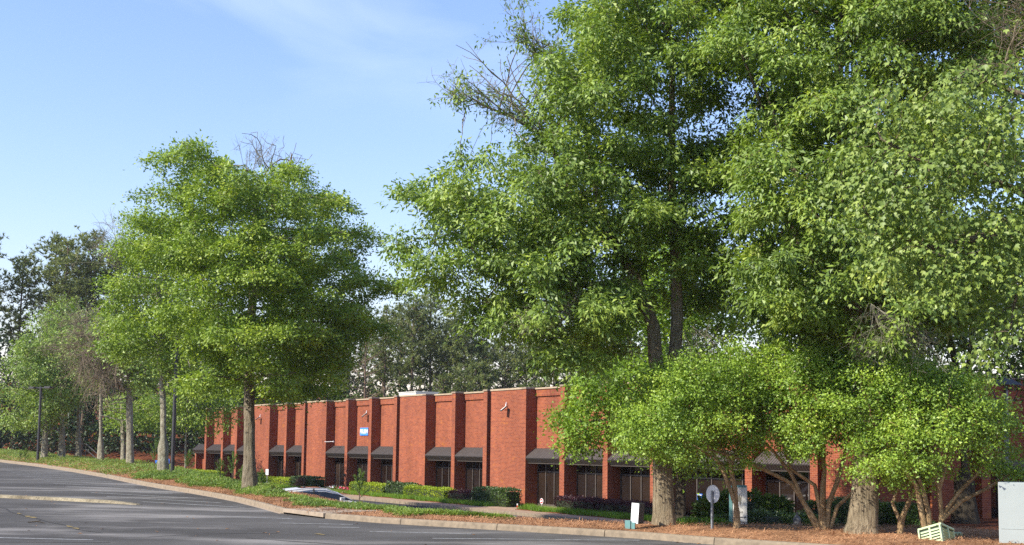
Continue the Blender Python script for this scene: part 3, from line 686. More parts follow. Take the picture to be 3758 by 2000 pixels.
def unit(a): return a / np.maximum(np.linalg.norm(a, axis=-1, keepdims=True), 1e-9)
def rand_leaves(c, axis_, spread, droop, ln, wd, lobed=False, up=0.6, out=None):
    """leaves at c pointing along axis_; blades turn to the light: outwards (out), upwards (up), with scatter"""
    N_ = len(c); d = unit(axis_ + rng.normal(0, spread, (N_, 3)) + np.array([0, 0, -droop]))
    if out is None:
        n = unit(np.cross(d, unit(rng.normal(0, 1, (N_, 3))))); n = np.where(n[:, 2:] < 0, -n, n); n = unit(n + np.array([0, 0, up]))
    else: n = unit(out + np.array([0, 0, up]) + rng.normal(0, .42, (N_, 3)))
    n = unit(n - d * (n * d).sum(1, keepdims=True))
    k = rng.uniform(.65, 1.3, N_)
    return (lobed_arrays if lobed is True else blade_arrays if lobed == 'blade' else leaf_arrays)(c, d, n, ln * k, wd * k)
def hedge(s0, s1, y0, y1, h, mat, lab, name='clipped_hedge', dens=420, ln=.075, wd=.045, ztop=0.0, loose=.05, base=-0.98, group=None, spike=0.0):
    r = on_front(name, (s0 + s1) / 2, (y0 + y1) / 2, base, label=lab, cat='hedge', group=group)
    a, b = (s1 - s0) / 2, (y1 - y0) / 2
    cr = MB().box(-a + .1, a - .1, -b + .1, b - .1, -.15, h - .12); cr.obj('twig_core', M['core'], r)
    area = {'t': 4 * a * b, 'f': 2 * a * h, 'k': 2 * a * h * .3, 'l': 2 * b * h, 'r': 2 * b * h}
    pts, ax = [], []
    for k, A in area.items():
        n_ = int(A * dens); u, v, dp = rng.uniform(-1, 1, n_), rng.uniform(0, 1, n_), np.abs(rng.normal(0, loose, n_))
        wob = lambda q: .05 * np.sin(q * 3.1 + s0) + .03 * np.sin(q * 7.7)
        if k == 't': pts.append(np.stack([u * a, (v * 2 - 1) * b, h - dp + wob(u * a)], 1)); ax.append(np.tile([0, 0, 1.], (n_, 1)))
        elif k in 'fk': sg = -1 if k == 'f' else 1; pts.append(np.stack([u * a, sg * (b - dp + wob(u * a + 4 * v)), v * h], 1)); ax.append(np.tile([0, sg * 1., .4], (n_, 1)))
        else: sg = -1 if k == 'l' else 1; pts.append(np.stack([sg * (a - dp + wob(u * b)), u * b, v * h], 1)); ax.append(np.tile([sg * 1., 0, .4], (n_, 1)))
    p = np.concatenate(pts); q = np.concatenate(ax)
    # round the top edges
    ez = np.clip((p[:, 2] - (h - .12)) / .12, 0, 1); p[:, 1] *= 1 - .10 * ez; p[:, 0] -= np.sign(p[:, 0]) * .06 * ez * (np.abs(p[:, 0]) > a - .12)
    v, f = rand_leaves(p, q, .55, 0.0, ln, wd, up=.2)
    link(bpy.data.objects.new('foliage', np_mesh('foliage', v, f, mat)), r, kind='stuff')
    if spike:
        n_ = int(4 * a * b * 60); c = np.stack([rng.uniform(-a, a, n_), rng.uniform(-b, b, n_), np.full(n_, h - .05)], 1)
        c = np.repeat(c, 5, 0) + np.tile(np.linspace(0, 1, 5)[:, None], (n_, 1)) * np.array([0, 0, spike]) * np.repeat(rng.uniform(.2, 1, (n_, 1)), 5, 0)
        v, f = rand_leaves(c, np.tile([0, 0, .6], (len(c), 1)), .6, 0, ln, wd); link(bpy.data.objects.new('new_shoots', np_mesh('new_shoots', v, f, mat)), r, kind='stuff')
    return r
YH, DH, PH = M['hedge_yellow'], M['hedge_dark'], M['hedge_purple']
hedge(-53.5, -44.0, -2.1, -1.1, .75, YH, 'low lime green hedge at the far end of the building behind the juniper', group='lime hedges')
hedge(-33.2, -27.4, -2.2, -1.2, .62, YH, 'low lime green hedge beneath two small white post signs', group='lime hedges')
hedge(-27.5, -23.6, -2.1, -1.0, .80, DH, 'dark glossy clipped hedge next to the bronze maple shrub', ln=.085, wd=.05, group='dark hedges')
hedge(-36.5, -35.2, -1.6, -.7, .8, DH, 'small dark hedge block beside the lone oak trunk', ln=.085, wd=.05, group='dark hedges')
hedge(-17.5, -12.9, -2.1, -1.2, .68, YH, 'low lime green hedge starting beside the flower bed', group='lime hedges')
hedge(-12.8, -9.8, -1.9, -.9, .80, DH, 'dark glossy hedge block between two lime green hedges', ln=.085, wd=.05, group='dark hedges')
hedge(-10.0, -5.2, -2.1, -1.2, .68, YH, 'low lime green hedge ending beside a purple hedge', group='lime hedges')
hedge(-5.1, -2.3, -1.9, -1.0, .60, PH, 'dark purple hedge between lime hedge and tall dark hedge', spike=.16, group='purple hedges')
hedge(-2.2, 1.2, -2.0, -1.0, .86, DH, 'large dark glossy clipped hedge in front of the wide brick panel', ln=.09, wd=.055, group='dark hedges')
hedge(5.1, 8.3, -1.7, -.7, .62, PH, 'dark purple hedge under window beside the round yard sign', spike=.2, group='purple hedges')
hedge(8.6, 13.4, -1.7, -.7, .60, PH, 'dark purple hedge behind the big willow oak trunk', spike=.2, group='purple hedges')
def shrub_row(name, cx, cy, rx, ry, h, rz, mat, lab, n=5200, ln=.09, wd=.05, cat='hedge'):
    r = empty(name, (cx, cy, ground_z(cx, cy) - .05), rz, label=lab, cat=cat)
    u = unit(rng.normal(0, 1, (n, 3))); u[:, 2] = np.abs(u[:, 2]) * 1.0
    sup = np.sign(u) * np.abs(u) ** .62
    lump = 1 + .10 * np.sin(sup[:, 0] * rx * 4.2) * np.cos(sup[:, 1] * ry * 5) + .06 * np.sin(sup[:, 2] * 9 + sup[:, 0] * 7)
    dp = 1 - np.abs(rng.normal(0, .07, n))
    p = sup * np.array([rx, ry, h]) * (lump * dp)[:, None]
    v, f = rand_leaves(p, unit(sup), .5, 0, ln, wd, up=.3); link(bpy.data.objects.new('foliage', np_mesh('foliage', v, f, mat)), r, kind='stuff')
    core = []
    for i in range(9):
        for j in range(14):
            th, ph = i / 8 * math.pi / 2, j / 14 * 2 * math.pi; q = np.array([math.cos(th) * math.cos(ph), math.cos(th) * math.sin(ph), math.sin(th)]); q = np.sign(q) * np.abs(q) ** .62 * np.array([rx, ry, h]) * .84; core.append(q)
    fcs = [(i * 14 + j, i * 14 + (j + 1) % 14, (i + 1) * 14 + (j + 1) % 14, (i + 1) * 14 + j) for i in range(8) for j in range(14)]
    link(bpy.data.objects.new('twig_core', np_mesh('twig_core', np.array(core), np.array(fcs), M['core'])), r)
    return r
shrub_row('azalea_hedge', 4.75, 31.2, 1.15, .75, .78, 0.05, M['hedge_mid'], 'sunlit green azalea hedge right behind the round sign post', n=7000, ln=.07, wd=.04)
shrub_row('azalea_hedge', 6.2, 34.0, .9, .8, .85, 0.0, M['hedge_mid'], 'green azalea hedge behind the thin multi stem tree beside the directory sign', n=4000, ln=.07, wd=.04)
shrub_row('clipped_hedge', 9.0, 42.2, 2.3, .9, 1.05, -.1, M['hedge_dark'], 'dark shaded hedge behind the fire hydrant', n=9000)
shrub_row('leafy_shrub', 8.3, 43.8, 1.9, .8, 1.75, .2, M['leaf_dark'], 'taller broad leaved shrub rising behind the dark hedge', n=2600, ln=.2, wd=.13, cat='shrub')
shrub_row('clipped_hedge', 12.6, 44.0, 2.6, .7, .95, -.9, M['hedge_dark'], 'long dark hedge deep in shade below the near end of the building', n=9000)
shrub_row('leafy_shrub', *fw(-55.0, -2.2)[:2], 1.3, .9, 1.0, 0, M['leaf_oak'], 'leafy green shrub below the blue parking sign at the far end', n=1500, ln=.22, wd=.12, cat='shrub')
# lawn blades along the walk
def blades(n, sr, yr, base, h, name, lab):
    c = np.stack([rng.uniform(*sr, n), rng.uniform(*yr, n), np.full(n, base)], 1)
    c[:, 1] += .12 * np.sin(c[:, 0] * 2.1)
    d = unit(np.array([0, -.15, 1.]) + rng.normal(0, .35, (n, 3))); t = unit(np.cross(d, rng.normal(0, 1, (n, 3)))); hh = h * rng.uniform(.5, 1.3, (n, 1))
    wv = np.stack([c - t * .010, c + t * .010, c + d * hh], 1).reshape(-1, 3)
    o = link(bpy.data.objects.new(name, np_mesh(name, wv, np.arange(n * 3).reshape(-1, 3), M['grass'])), label=lab, cat='grass', kind='stuff'); o.location = (FO[0], FO[1], 0); o.rotation_euler = (0, 0, F_ANG)
blades(26000, (-40, 0.2), (-2.62, -1.9), -.98, .24, 'grass', 'bright green monkey grass edging between sidewalk and hedges')
blades(11000, (3.15, 14), (-2.62, -1.6), -.98, .24, 'grass', 'bright green grass edging in front of the purple hedges')
blades(600, (0.7, 2.0), (-1.1, -.5), -.98, .2, 'grass_tuft', 'low tuft of grass by the glass entry door')

# flowers, stones, bronze maple
fl = on_front('flower_bed', -19.4, -1.8, -.97, label='pink and white bedding flowers by the brick entry', cat='flowers')
for mt, nm, n_, cx in ((M['pinkflower'], 'pink_blooms', 260, .5), (M['white'], 'white_blooms', 160, -.7), (M['hedge_mid'], 'foliage', 500, -.1)):
    c = np.stack([rng.normal(cx, .55, n_), rng.normal(0, .25, n_), rng.uniform(.05, .32, n_)], 1)
    v, f = rand_leaves(c, np.tile([0, -.3, 1.], (n_, 1)), .6, 0, .09, .09); link(bpy.data.objects.new(nm, np_mesh(nm, v, f, mt)), fl, kind='stuff')
cob = on_front('cobble_border', -17.6, -2.1, -.98, label='small pile of tan cobbles beside the flowers', cat='stones')
for i in range(34):
    import bmesh
    bm = bmesh.new(); bmesh.ops.create_icosphere(bm, subdivisions=1, radius=random.uniform(.06, .12))
    for v in bm.verts: v.co *= random.uniform(.8, 1.15); v.co.z *= .7
    me = bpy.data.meshes.new('cobble'); bm.to_mesh(me); bm.free(); me.materials.append(M['stone'])
    o = link(bpy.data.objects.new('cobble', me), cob); o.location = (random.uniform(-.9, .9), random.uniform(-.35, .35), random.uniform(.02, .08))
bm_ = on_front('bronze_maple_shrub', -25.1, -1.9, -.98, label='small bronze leaved weeping maple shrub by the dark hedge', cat='shrub')
b = MB(); b.tube([(0, 0, 0), (.05, 0, .3), (-.05, 0, .55)], [.05, .035, .02], 7)
for a_ in range(7): b.tube([(0, 0, .4), (.45 * math.cos(a_), .4 * math.sin(a_), .8), (.9 * math.cos(a_), .7 * math.sin(a_), .85)], [.02, .012, .006], 5)
b.obj('trunk', M['bark_dark'], bm_)
n_ = 2600; u = unit(rng.normal(0, 1, (n_, 3))); p = u * np.array([1.15, .8, .55]) * rng.uniform(.55, 1, (n_, 1)); p[:, 2] = np.abs(p[:, 2]) + .45 - .25 * (np.hypot(p[:, 0], p[:, 1])); p = p[(np.sin(p[:, 0] * 5) * np.cos(p[:, 1] * 5 + p[:, 2] * 6)) > -.35]
v, f = rand_leaves(p, u[:len(p)], .4, .5, .13, .03); link(bpy.data.objects.new('crown', np_mesh('crown', v, f, M['leaf_redmaple'])), bm_, kind='stuff')

# ---------------------------------------------------------------- signs, posts, street furniture
def gz_at(x, y): return ground_z(x, y)
def post_sign(x, y, z0, zc, w, h, rz, mat, lab, pw=.025, pmat=None, group=None, marks_=()):
    r = empty('post_sign', (x, y, z0), rz, label=lab, cat='sign', group=group)
    b = MB(); b.box(-pw, pw, .012, .04, -.2, zc - z0 + h * .35); b.obj('post', pmat or M['greypost'], r)
    weld(MB().box(-w / 2, w / 2, -.002, .011, zc - z0 - h / 2, zc - z0 + h / 2).obj('plate', mat, r), .001)
    for (mx, mz, mw, mh, mm) in marks_: MB().box(mx - mw / 2, mx + mw / 2, -.006, -.003, zc - z0 + mz - mh / 2, zc - z0 + mz + mh / 2).obj('sign_marking', mm, r)
    return r
for s_, lab in ((-33.6, 'small white rectangular sign on thin post by a brick pilaster'), (-31.0, 'small white rectangular sign on thin post near the dark hedge')):
    x, y, _ = fw(s_, -2.45); post_sign(x, y, -.98, .06, .24, .42, F_ANG + .6, M['white'], lab, marks_=((0, .02, .10, .16, M['offwhite']),))
x, y, _ = fw(-53.0, -3.2); post_sign(x, y, -1.0, .48, .42, .46, F_ANG + .5, M['blue'], 'blue and white parking sign on post before the far brick pilaster', marks_=((-.06, .0, .18, .36, M['white']),))
x, y, _ = fw(-56.3, -3.2); post_sign(x, y, -1.0, .30, .34, .46, F_ANG + .5, M['blue'], 'blue parking sign on post between tree trunk and lamp post')
r = post_sign(7.68, 50.0, -1.05, .09, .24, .36, -.6, M['blue'], 'blue and white reserved parking sign on green post behind azaleas', pmat=M['teal'], marks_=((0, .125, .18, .035, M['white']), (0, .05, .14, .03, M['white']), (0, -.04, .09, .10, M['white']), (0, -.14, .17, .03, M['white'])))
# round sign seen from behind
zg = gz_at(4.62, 28.2)
r = empty('round_sign', (4.62, 28.2, zg), math.radians(-52), label='round grey metal sign seen from its back on a dark post', cat='sign')
b = MB(); b.tube([(0, .015, 1.02 - zg), (0, .027, 1.02 - zg)], [.205, .205], 40); weld(b.obj('disc', M['alu'], r))
MB().box(-.022, .022, -.03, .012, -.2, 1.10 - zg).obj('post', M['greypost'], r)
# directory sign
zg = gz_at(6.66, 36.0)
r = empty('directory_sign', (6.70, 36.0, zg), math.radians(-14), label='tall cream directory sign with teal edge and dark lettering behind thin tree', cat='sign')
hh = 0.95 - zg
weld(MB().box(-.20, .205, -.02, .05, -.1, hh).obj('panel', M['offwhite'], r), .004)
weld(MB().box(-.31, -.215, .0, .09, -.1, hh + .05).obj('side_post', M['teal'], r), .006)
MB().box(-.195, .20, -.014, .045, hh + .003, hh + .07).obj('header', M['teal'], r)
for z_, w_ in ((.66, .24), (.52, .22), (.26, .24), (.175, .2)): MB().box(-.06 + .0, -.06 + w_, -.027, -.021, hh * z_ - .012, hh * z_ + .012).obj('rule_bar', M['ink'], r)
MB().box(-.02, .15, -.025, -.021, hh * .20, hh * .245).obj('blank_strip', M['white'], r)
for txt, sz, z_, x_, mt in (('EMAN', .085, .60, .085, M['ink']), ('1810', .07, .715, .02, M['greyink'])):
    t = link(bpy.data.objects.new('lettering', text_mesh(txt, sz, mt, .001)), r); t.rotation_euler = (math.pi / 2, 0, 0); t.location = (x_, -.024, hh * z_)
mb = MB(); q = [(-.08, .84), (-.02, .93), (.02, .88), (.06, .93), (.02, .80), (-.02, .84)]; mb.poly([(x_, -.024, hh * z_) for x_, z_ in q][::-1]); mb.obj('emblem', M['greyink'], r)
# small leaning sign box by the trunk
zg = gz_at(2.94, 29.0)
r = empty('leaning_sign', (2.96, 29.0, zg), math.radians(-38), label='small leaning black sign box with white printed face beside the big trunk', cat='sign')
g = MB().box(-.10, .10, -.08, .16, .12, .60).obj('box', M['black'], r); weld(g, .006); g.rotation_euler = (0, math.radians(4), 0)
p_ = MB().box(-.10, .10, -.090, -.082, .125, .595).obj('white_face', M['white'], g)
for i in range(6): MB().box(-.07, .06 - .02 * (i % 2), -.0935, -.0905, .20 + i * .058, .206 + i * .058).obj('printed_line', M['greyink'] if i != 3 else M['ink'], g)
MB().box(-.04, .05, -.0935, -.0905, .55, .565).obj('printed_line', M['red'], g)
weld(MB().box(-.22, -.07, -.14, -.10, -.1, .19).obj('bracket_post', M['teal'], r), .004); weld(MB().box(-.05, .05, -.13, -.095, -.1, .15).obj('bracket_post', M['teal'], r), .004)
# yard sign and marker flags
r = on_front('yard_sign', 2.85, -.9, -.98, label='small white and red octagonal yard sign on a stake', cat='sign')
b = MB(); b.tube([(0, -.01, .36), (0, .0, .36)], [.15, .15], 8); b.obj('plate', M['white'], r); b = MB(); b.tube([(0, -.02, .36), (0, -.0105, .36)], [.115, .115], 8); b.obj('red_panel', M['red'], r); MB().box(-.012, .012, 0, .012, -.1, .25).obj('stake', M['white'], r)
MB().box(-.08, .08, -.026, -.0205, .33, .39).obj('sign_marking', M['white'], r)
for k_, (s_, y_) in enumerate(((.55, -1.2), (1.1, -1.25), (1.45, -1.45))):
    r = on_front('marker_flag', s_, y_, -.985, label='tiny red and white marker by the entry walk', cat='marker', group='markers by the entry walk')
    b = MB(); b.tube([(0, 0, 0), (0, 0, .10)], .035, 8); b.obj('base', M['red'], r); b = MB(); b.tube([(0, 0, .10), (0, 0, .19)], .033, 8); b.obj('collar', M['white'], r)
# fire hydrant
zg = gz_at(9.29, 40.0)
r = empty('fire_hydrant', (9.29, 40.0, zg), .3, label='grey fire hydrant standing in mulch at the end of the dark hedge', cat='fire hydrant')
zt_ = 0.02 - zg
b = MB(); b.tube([(0, 0, -.1), (0, 0, .03), (0, 0, .031), (0, 0, zt_ * .62), (0, 0, zt_ * .64), (0, 0, zt_ * .70)], [.15, .15, .105, .105, .145, .145], 16); b.obj('barrel', M['greymetal'], r, smooth=False)
b = MB(); b.tube([(0, 0, zt_ * .70), (0, 0, zt_ * .82), (0, 0, zt_ * .93), (0, 0, zt_ * .95), (0, 0, zt_ * 1.05)], [.125, .12, .07, .03, .03], 16); b.obj('bonnet', M['greymetal'], r)
for d_ in ((1, 0), (-1, 0), (0, -1)):
    b = MB(); z_ = zt_ * .52; b.tube([(d_[0] * .06, d_[1] * .06, z_), (d_[0] * .15, d_[1] * .15, z_)], .055 if d_[1] == 0 else .07, 10); b.obj('outlet', M['greymetal'], r)
# green louvred cabinet, tipped
zg = gz_at(9.0, 26.0) - .10
r = empty('louvred_cabinet', (9.02, 26.05, zg), math.radians(45), label='pale green louvred utility cabinet tipped over in the pine straw', cat='cabinet')
r.rotation_euler = (Euler((math.radians(-24), math.radians(0), 0)).to_matrix() @ Euler((0, 0, math.radians(42))).to_matrix()).to_euler()
S2 = .265; H2 = .34
MB().box(-S2 + .03, S2 - .03, -S2 + .03, S2 - .03, -.2, H2 - .03).obj('core', M['greenvoid'], r)
lid = weld(MB().box(-S2 - .01, S2 + .01, -S2 - .01, S2 + .01, H2 - .05, H2).obj('lid', M['palegreen'], r), .015)
for cx_ in (-1, 1):
    for cy_ in (-1, 1): weld(MB().box(cx_ * S2 - .035, cx_ * S2 + .035 * 0 + (.035 if cx_ < 0 else 0), cy_ * S2 - .035 * (1 if cy_ > 0 else 0), cy_ * S2 + .035 * (1 if cy_ < 0 else 0), -.2, H2 - .052).obj('corner_post', M['palegreen'], r), .008)
for i in range(9):
    z_ = H2 - .10 - i * .062
    for sx in (-1, 1):
        m_ = MB(); m_.prism([(-S2 + .005, z_), (-S2 - .012, z_ - .012), (-S2 + .02, z_ - .048), (-S2 + .035, z_ - .03)], -S2 + .05 if sx < 0 else .02, -.02 if sx < 0 else S2 - .05); m_.obj('louvre', M['palegreen'], r)
        m_ = MB(); m_.box(-S2 - .008, -S2 + .012, -S2 + .05 if sx < 0 else .02, -.02 if sx < 0 else S2 - .05, z_ - .036, z_); o = m_.obj('louvre', M['palegreen'], r)
for rot in (0, 1):
    m_ = MB(); m_.box(-.02, .02, -S2 - .012, -S2 + .02, -.2, H2 - .052) if rot == 0 else m_.box(-S2 - .012, -S2 + .02, -.02, .02, -.2, H2 - .052); m_.obj('mid_rail', M['palegreen'], r)
# blue-grey transformer box
zg = gz_at(10.5, 25.5)
r = empty('transformer_box', (10.80, 25.30, zg), math.radians(-21.5), label='large plain pale blue grey utility cabinet at the edge of the bed', cat='utility box')
weld(MB().box(-.74, .74, -.45, .45, -.25, 1.44 - zg).obj('cabinet', M['bluegrey'], r), .012)
MB().box(-.78, .78, -.49, .49, -.35, -.02).obj('pad', M['concrete'], r); MB().box(-.70, .70, -.456, -.452, .3, .306).obj('door_seam', M['bluegrey'], r)
# small weathered stone cap beside it
r = empty('valve_cover', (10.0, 27.6, gz_at(10.0, 27.6)), 0, label='low pale green round valve cover in the pine straw', cat='cover'); b = MB(); b.tube([(0, 0, -.05), (0, 0, .04), (0, 0, .06)], [.10, .10, .06], 16); b.obj('lid', M['palegreen'], r)
# lamp posts
def lamp_post(x, y, h, lab):
    zg = ground_z(x, y); r = empty('lamp_post', (x, y, zg), math.radians(-30), label=lab, cat='lamp post')
    b = MB(); b.tube([(0, 0, -.2), (0, 0, .6), (0, 0, .602), (0, 0, h)], [.090, .090, .086, .074], 20); b.obj('pole', M['post'], r, smooth=False)
    b = MB(); b.tube([(0, 0, .60), (0, 0, .63)], .094, 20); b.obj('collar', M['black'], r)
    for sx in (-1, 1):
        b = MB(); b.box(min(0, sx * .5), max(0, sx * .5), -.03, .03, h - .12, h - .06); b.obj('arm', M['post'], r)
        hd = weld(MB().box(sx * .78 - .28, sx * .78 + .28, -.19, .19, h - .15, h - .02).obj('lamp_head', M['post'], r), .02); MB().box(sx * .78 - .24, sx * .78 + .24, -.15, .15, h - .157, h - .152).obj('lens', M['lens'], hd)
lamp_post(-15.35, 56.0, 7.1, 'dark bronze lamp post in the juniper between two grey oak trunks')
lamp_post(-30.69, 80.0, 4.9, 'dark lamp post at the far end of the tree row')
# lantern
zg = gz_at(13.3, 33.0)
r = empty('lantern_post', (13.3, 33.0, zg), .35, label='black four sided lantern on a grey post behind the crepe myrtles', cat='lamp post')
zl = 3.45 - zg
b = MB(); b.tube([(0, 0, -.2), (0, 0, zl)], [.06, .05], 14); b.obj('post', M['greypost'], r)
b = MB(); A, B_ = .27, .15
for cx_, cy_ in ((-1, -1), (1, -1), (1, 1), (-1, 1)): b.tube([(cx_ * B_, cy_ * B_, zl), (cx_ * A, cy_ * A, zl + .42)], .014, 5)
b.box(-.17, .17, -.17, .17, zl - .02, zl + .02); b.obj('cage', M['black'], r)
b = MB(); q = [(-.31, -.31), (.31, -.31), (.31, .31), (-.31, .31)]; q2 = [(x_ * .42, y_ * .42) for x_, y_ in q]
for i in range(4): b.poly([(*q[i], zl + .42), (*q[(i + 1) % 4], zl + .42), (*q2[(i + 1) % 4], zl + .58), (*q2[i], zl + .58)])
b.poly([(*p, zl + .58) for p in q2]); b.poly([(*p, zl + .42) for p in q[::-1]]); b.tube([(0, 0, zl + .58), (0, 0, zl + .66)], [.04, .02], 8); b.obj('hood', M['black'], r)
# stair rail far behind the trees
r = empty('stair_rail', (-28.6, 82.0, ground_z(-28.6, 82.0)), math.radians(-40), label='thin dark metal stair railing between the far tree trunks', cat='railing')
for pts in ([(-.7, 0, 1.05), (.6, 0, 1.05), (3.6, 0, -.3)], [(-.7, 0, .7), (.6, 0, .7), (3.6, 0, -.65)]):
    b = MB(); b.tube(pts, .028, 6); b.obj('rail', M['black'], r)
for x_, z_ in ((-.7, 1.05), (-.05, 1.05), (.6, 1.05), (2.1, .35)): b = MB(); b.tube([(x_, 0, -.9), (x_, 0, z_)], .025, 6); b.obj('post', M['black'], r)

# ---------------------------------------------------------------- parked car on the lower lot
cs, cd = to_f(-8.35, 53.6)
car = empty('parked_car', (-8.35, 53.6, lowz(0, float(cd)) + .08), math.atan2(FY[1], FY[0]) - .12, label='silver hatchback on the lower lot, only its roof showing over the juniper', cat='car')
sec = [(-2.15, .45, .80, .72), (-2.05, .30, .95, .80), (-1.6, .25, .98, .88), (-.8, .22, .96, .90), (.4, .22, .93, .90), (1.2, .22, .92, .89), (1.8, .26, .82, .85), (2.1, .36, .70, .72)]
rg = []
for x_, z0_, z1_, hw in sec: rg.append([(x_, sy * hw * k_, z0_ + (z1_ - z0_) * t_) for sy, k_, t_ in ((-1, .90, 0), (-1, 1.0, .35), (-1, .98, .75), (-1, .90, 1.0), (1, .90, 1.0), (1, .98, .75), (1, 1.0, .35), (1, .90, 0))])
b = MB()
for r0, r1 in zip(rg, rg[1:]):
    for k_ in range(8): b.poly([r0[k_], r1[k_], r1[(k_ + 1) % 8], r0[(k_ + 1) % 8]])
b.poly(rg[0][::-1]); b.poly(rg[-1]); weld(b.obj('body', M['carpaint'], car, smooth=True))
gl = [(-2.02, .93, .94, .78, .78), (-1.70, .95, 1.28, .80, .66), (-1.25, .955, 1.40, .81, .62), (-.5, .95, 1.46, .82, .62), (.15, .945, 1.44, .82, .62), (.75, .93, 1.26, .81, .64), (1.30, .915, .92, .80, .76)]
rg = [[(x_, -wb, z0_), (x_, -wt - (wb - wt) * .35, z0_ + (z1_ - z0_) * .7), (x_, -wt, z1_ - .04), (x_, -wt * .8, z1_), (x_, wt * .8, z1_), (x_, wt, z1_ - .04), (x_, wt + (wb - wt) * .35, z0_ + (z1_ - z0_) * .7), (x_, wb, z0_)] for x_, z0_, z1_, wb, wt in gl]
b = MB(); g = MB()
for i, (r0, r1) in enumerate(zip(rg, rg[1:])):
    for k_ in range(7):
        side = k_ in (0, 6); front = (i >= 4 and k_ in (3,)) or (i == 0 and k_ == 3)
        tgt = g if side or front else b; tgt.poly([r0[k_], r1[k_], r1[k_ + 1], r0[k_ + 1]])
weld(b.obj('roof', M['carpaint'], car, smooth=True)); weld(g.obj('windows', M['carglass'], car, smooth=True))
MB().box(-.85, .05, -.42, .42, 1.452, 1.468).obj('sunroof', M['carglass'], car)
for sy in (-1, 1):
    b = MB(); b.tube([(-2.0, sy * .80, .96), (-1.5, sy * .71, 1.35), (-.5, sy * .665, 1.445), (.2, sy * .665, 1.425), (1.3, sy * .79, .94)], .022, 6); b.obj('roof_rail', M['carpaint'], car)
    b = MB(); b.tube([(-.35, sy * .83, .95), (-.38, sy * .68, 1.42)], .03, 6); b.obj('pillar', M['black'], car)
    weld(MB().box(.72, .92, sy * .98 - .09, sy * .98 + .09, .93, 1.06).obj('mirror', M['carpaint'], car), .02)
    MB().box(-2.17, -2.02, sy * .62 - .14, sy * .62 + .14, .66, .80).obj('tail_light', M['lampred'], car)
    for x_ in (-1.32, 1.38):
        b = MB(); b.tube([(x_, sy * .74, .32), (x_, sy * .93, .32)], [.32, .32], 24); w_ = b.obj('wheel', M['tyre'], car); b = MB(); b.tube([(x_, sy * .90, .32), (x_, sy * .94, .32)], [.21, .20], 16); b.obj('rim', M['rim'], w_)
weld(MB().box(-2.12, -1.65, -.62, .62, 1.30, 1.335).obj('spoiler', M['carpaint'], car), .01)

# ---------------------------------------------------------------- trees
def grow(stems, pts, step, kill, iters=140, bias=(0, 0, .12), infl=6.0):
    nodes, par = [], []
    for st in stems:
        prev = -1
        if nodes and len(stems) > 1:
            A = np.array(nodes); dd = np.linalg.norm(A - np.array(st[0][:3]), axis=1); j = int(dd.argmin())
            if dd[j] < 1.0 and st is not stems[0]: prev = j
        last = None
        for q in st:
            p = np.array(q[:3])
            if last is not None:
                n = max(1, int(np.linalg.norm(p - last) / step))
                for i in range(1, n + 1):
                    nodes.append(last + (p - last) * i / n + rng.normal(0, .012 * step, 3)); par.append(prev); prev = len(nodes) - 1
            else:
                if prev == -1: nodes.append(p); par.append(-1); prev = len(nodes) - 1
            last = p if prev == -1 or last is not None else p
    nodes = np.array(nodes); par = list(par); n_stem = len(nodes)
    D = np.linalg.norm(pts[:, None] - nodes[None], axis=2); near = D.argmin(1); nd = D.min(1)
    alive = np.ones(len(pts), bool); bias = np.array(bias)
    cap_ = 16000; buf = np.zeros((cap_, 3)); buf[:len(nodes)] = nodes; cnt = len(nodes)
    kids = {}
    for it in range(iters):
        act = alive & (nd < infl)
        if not act.any(): break
        ids, inv = np.unique(near[act], return_inverse=True)
        dv = unit(pts[act] - buf[near[act]]); acc = np.zeros((len(ids), 3)); np.add.at(acc, inv, dv)
        acc = unit(unit(acc) + bias + rng.normal(0, .14, acc.shape))
        new = buf[ids] + acc * step
        ok = np.array([kids.get(int(i), 0) < 4 for i in ids])
        new, src = new[ok], ids[ok]
        if len(new) == 0 or cnt + len(new) > cap_: break
        for i in src: kids[int(i)] = kids.get(int(i), 0) + 1
        buf[cnt:cnt + len(new)] = new; par += [int(i) for i in src]
        idx_n = np.arange(cnt, cnt + len(new)); cnt += len(new)
        a_i = np.where(alive)[0]
        D = np.linalg.norm(pts[a_i][:, None] - new[None], axis=2); j = D.argmin(1); m = D[np.arange(len(a_i)), j]
        better = m < nd[a_i]; near[a_i[better]] = idx_n[j[better]]; nd[a_i[better]] = m[better]
        alive &= nd > kill
    return buf[:cnt].copy(), np.array(par), n_stem, near
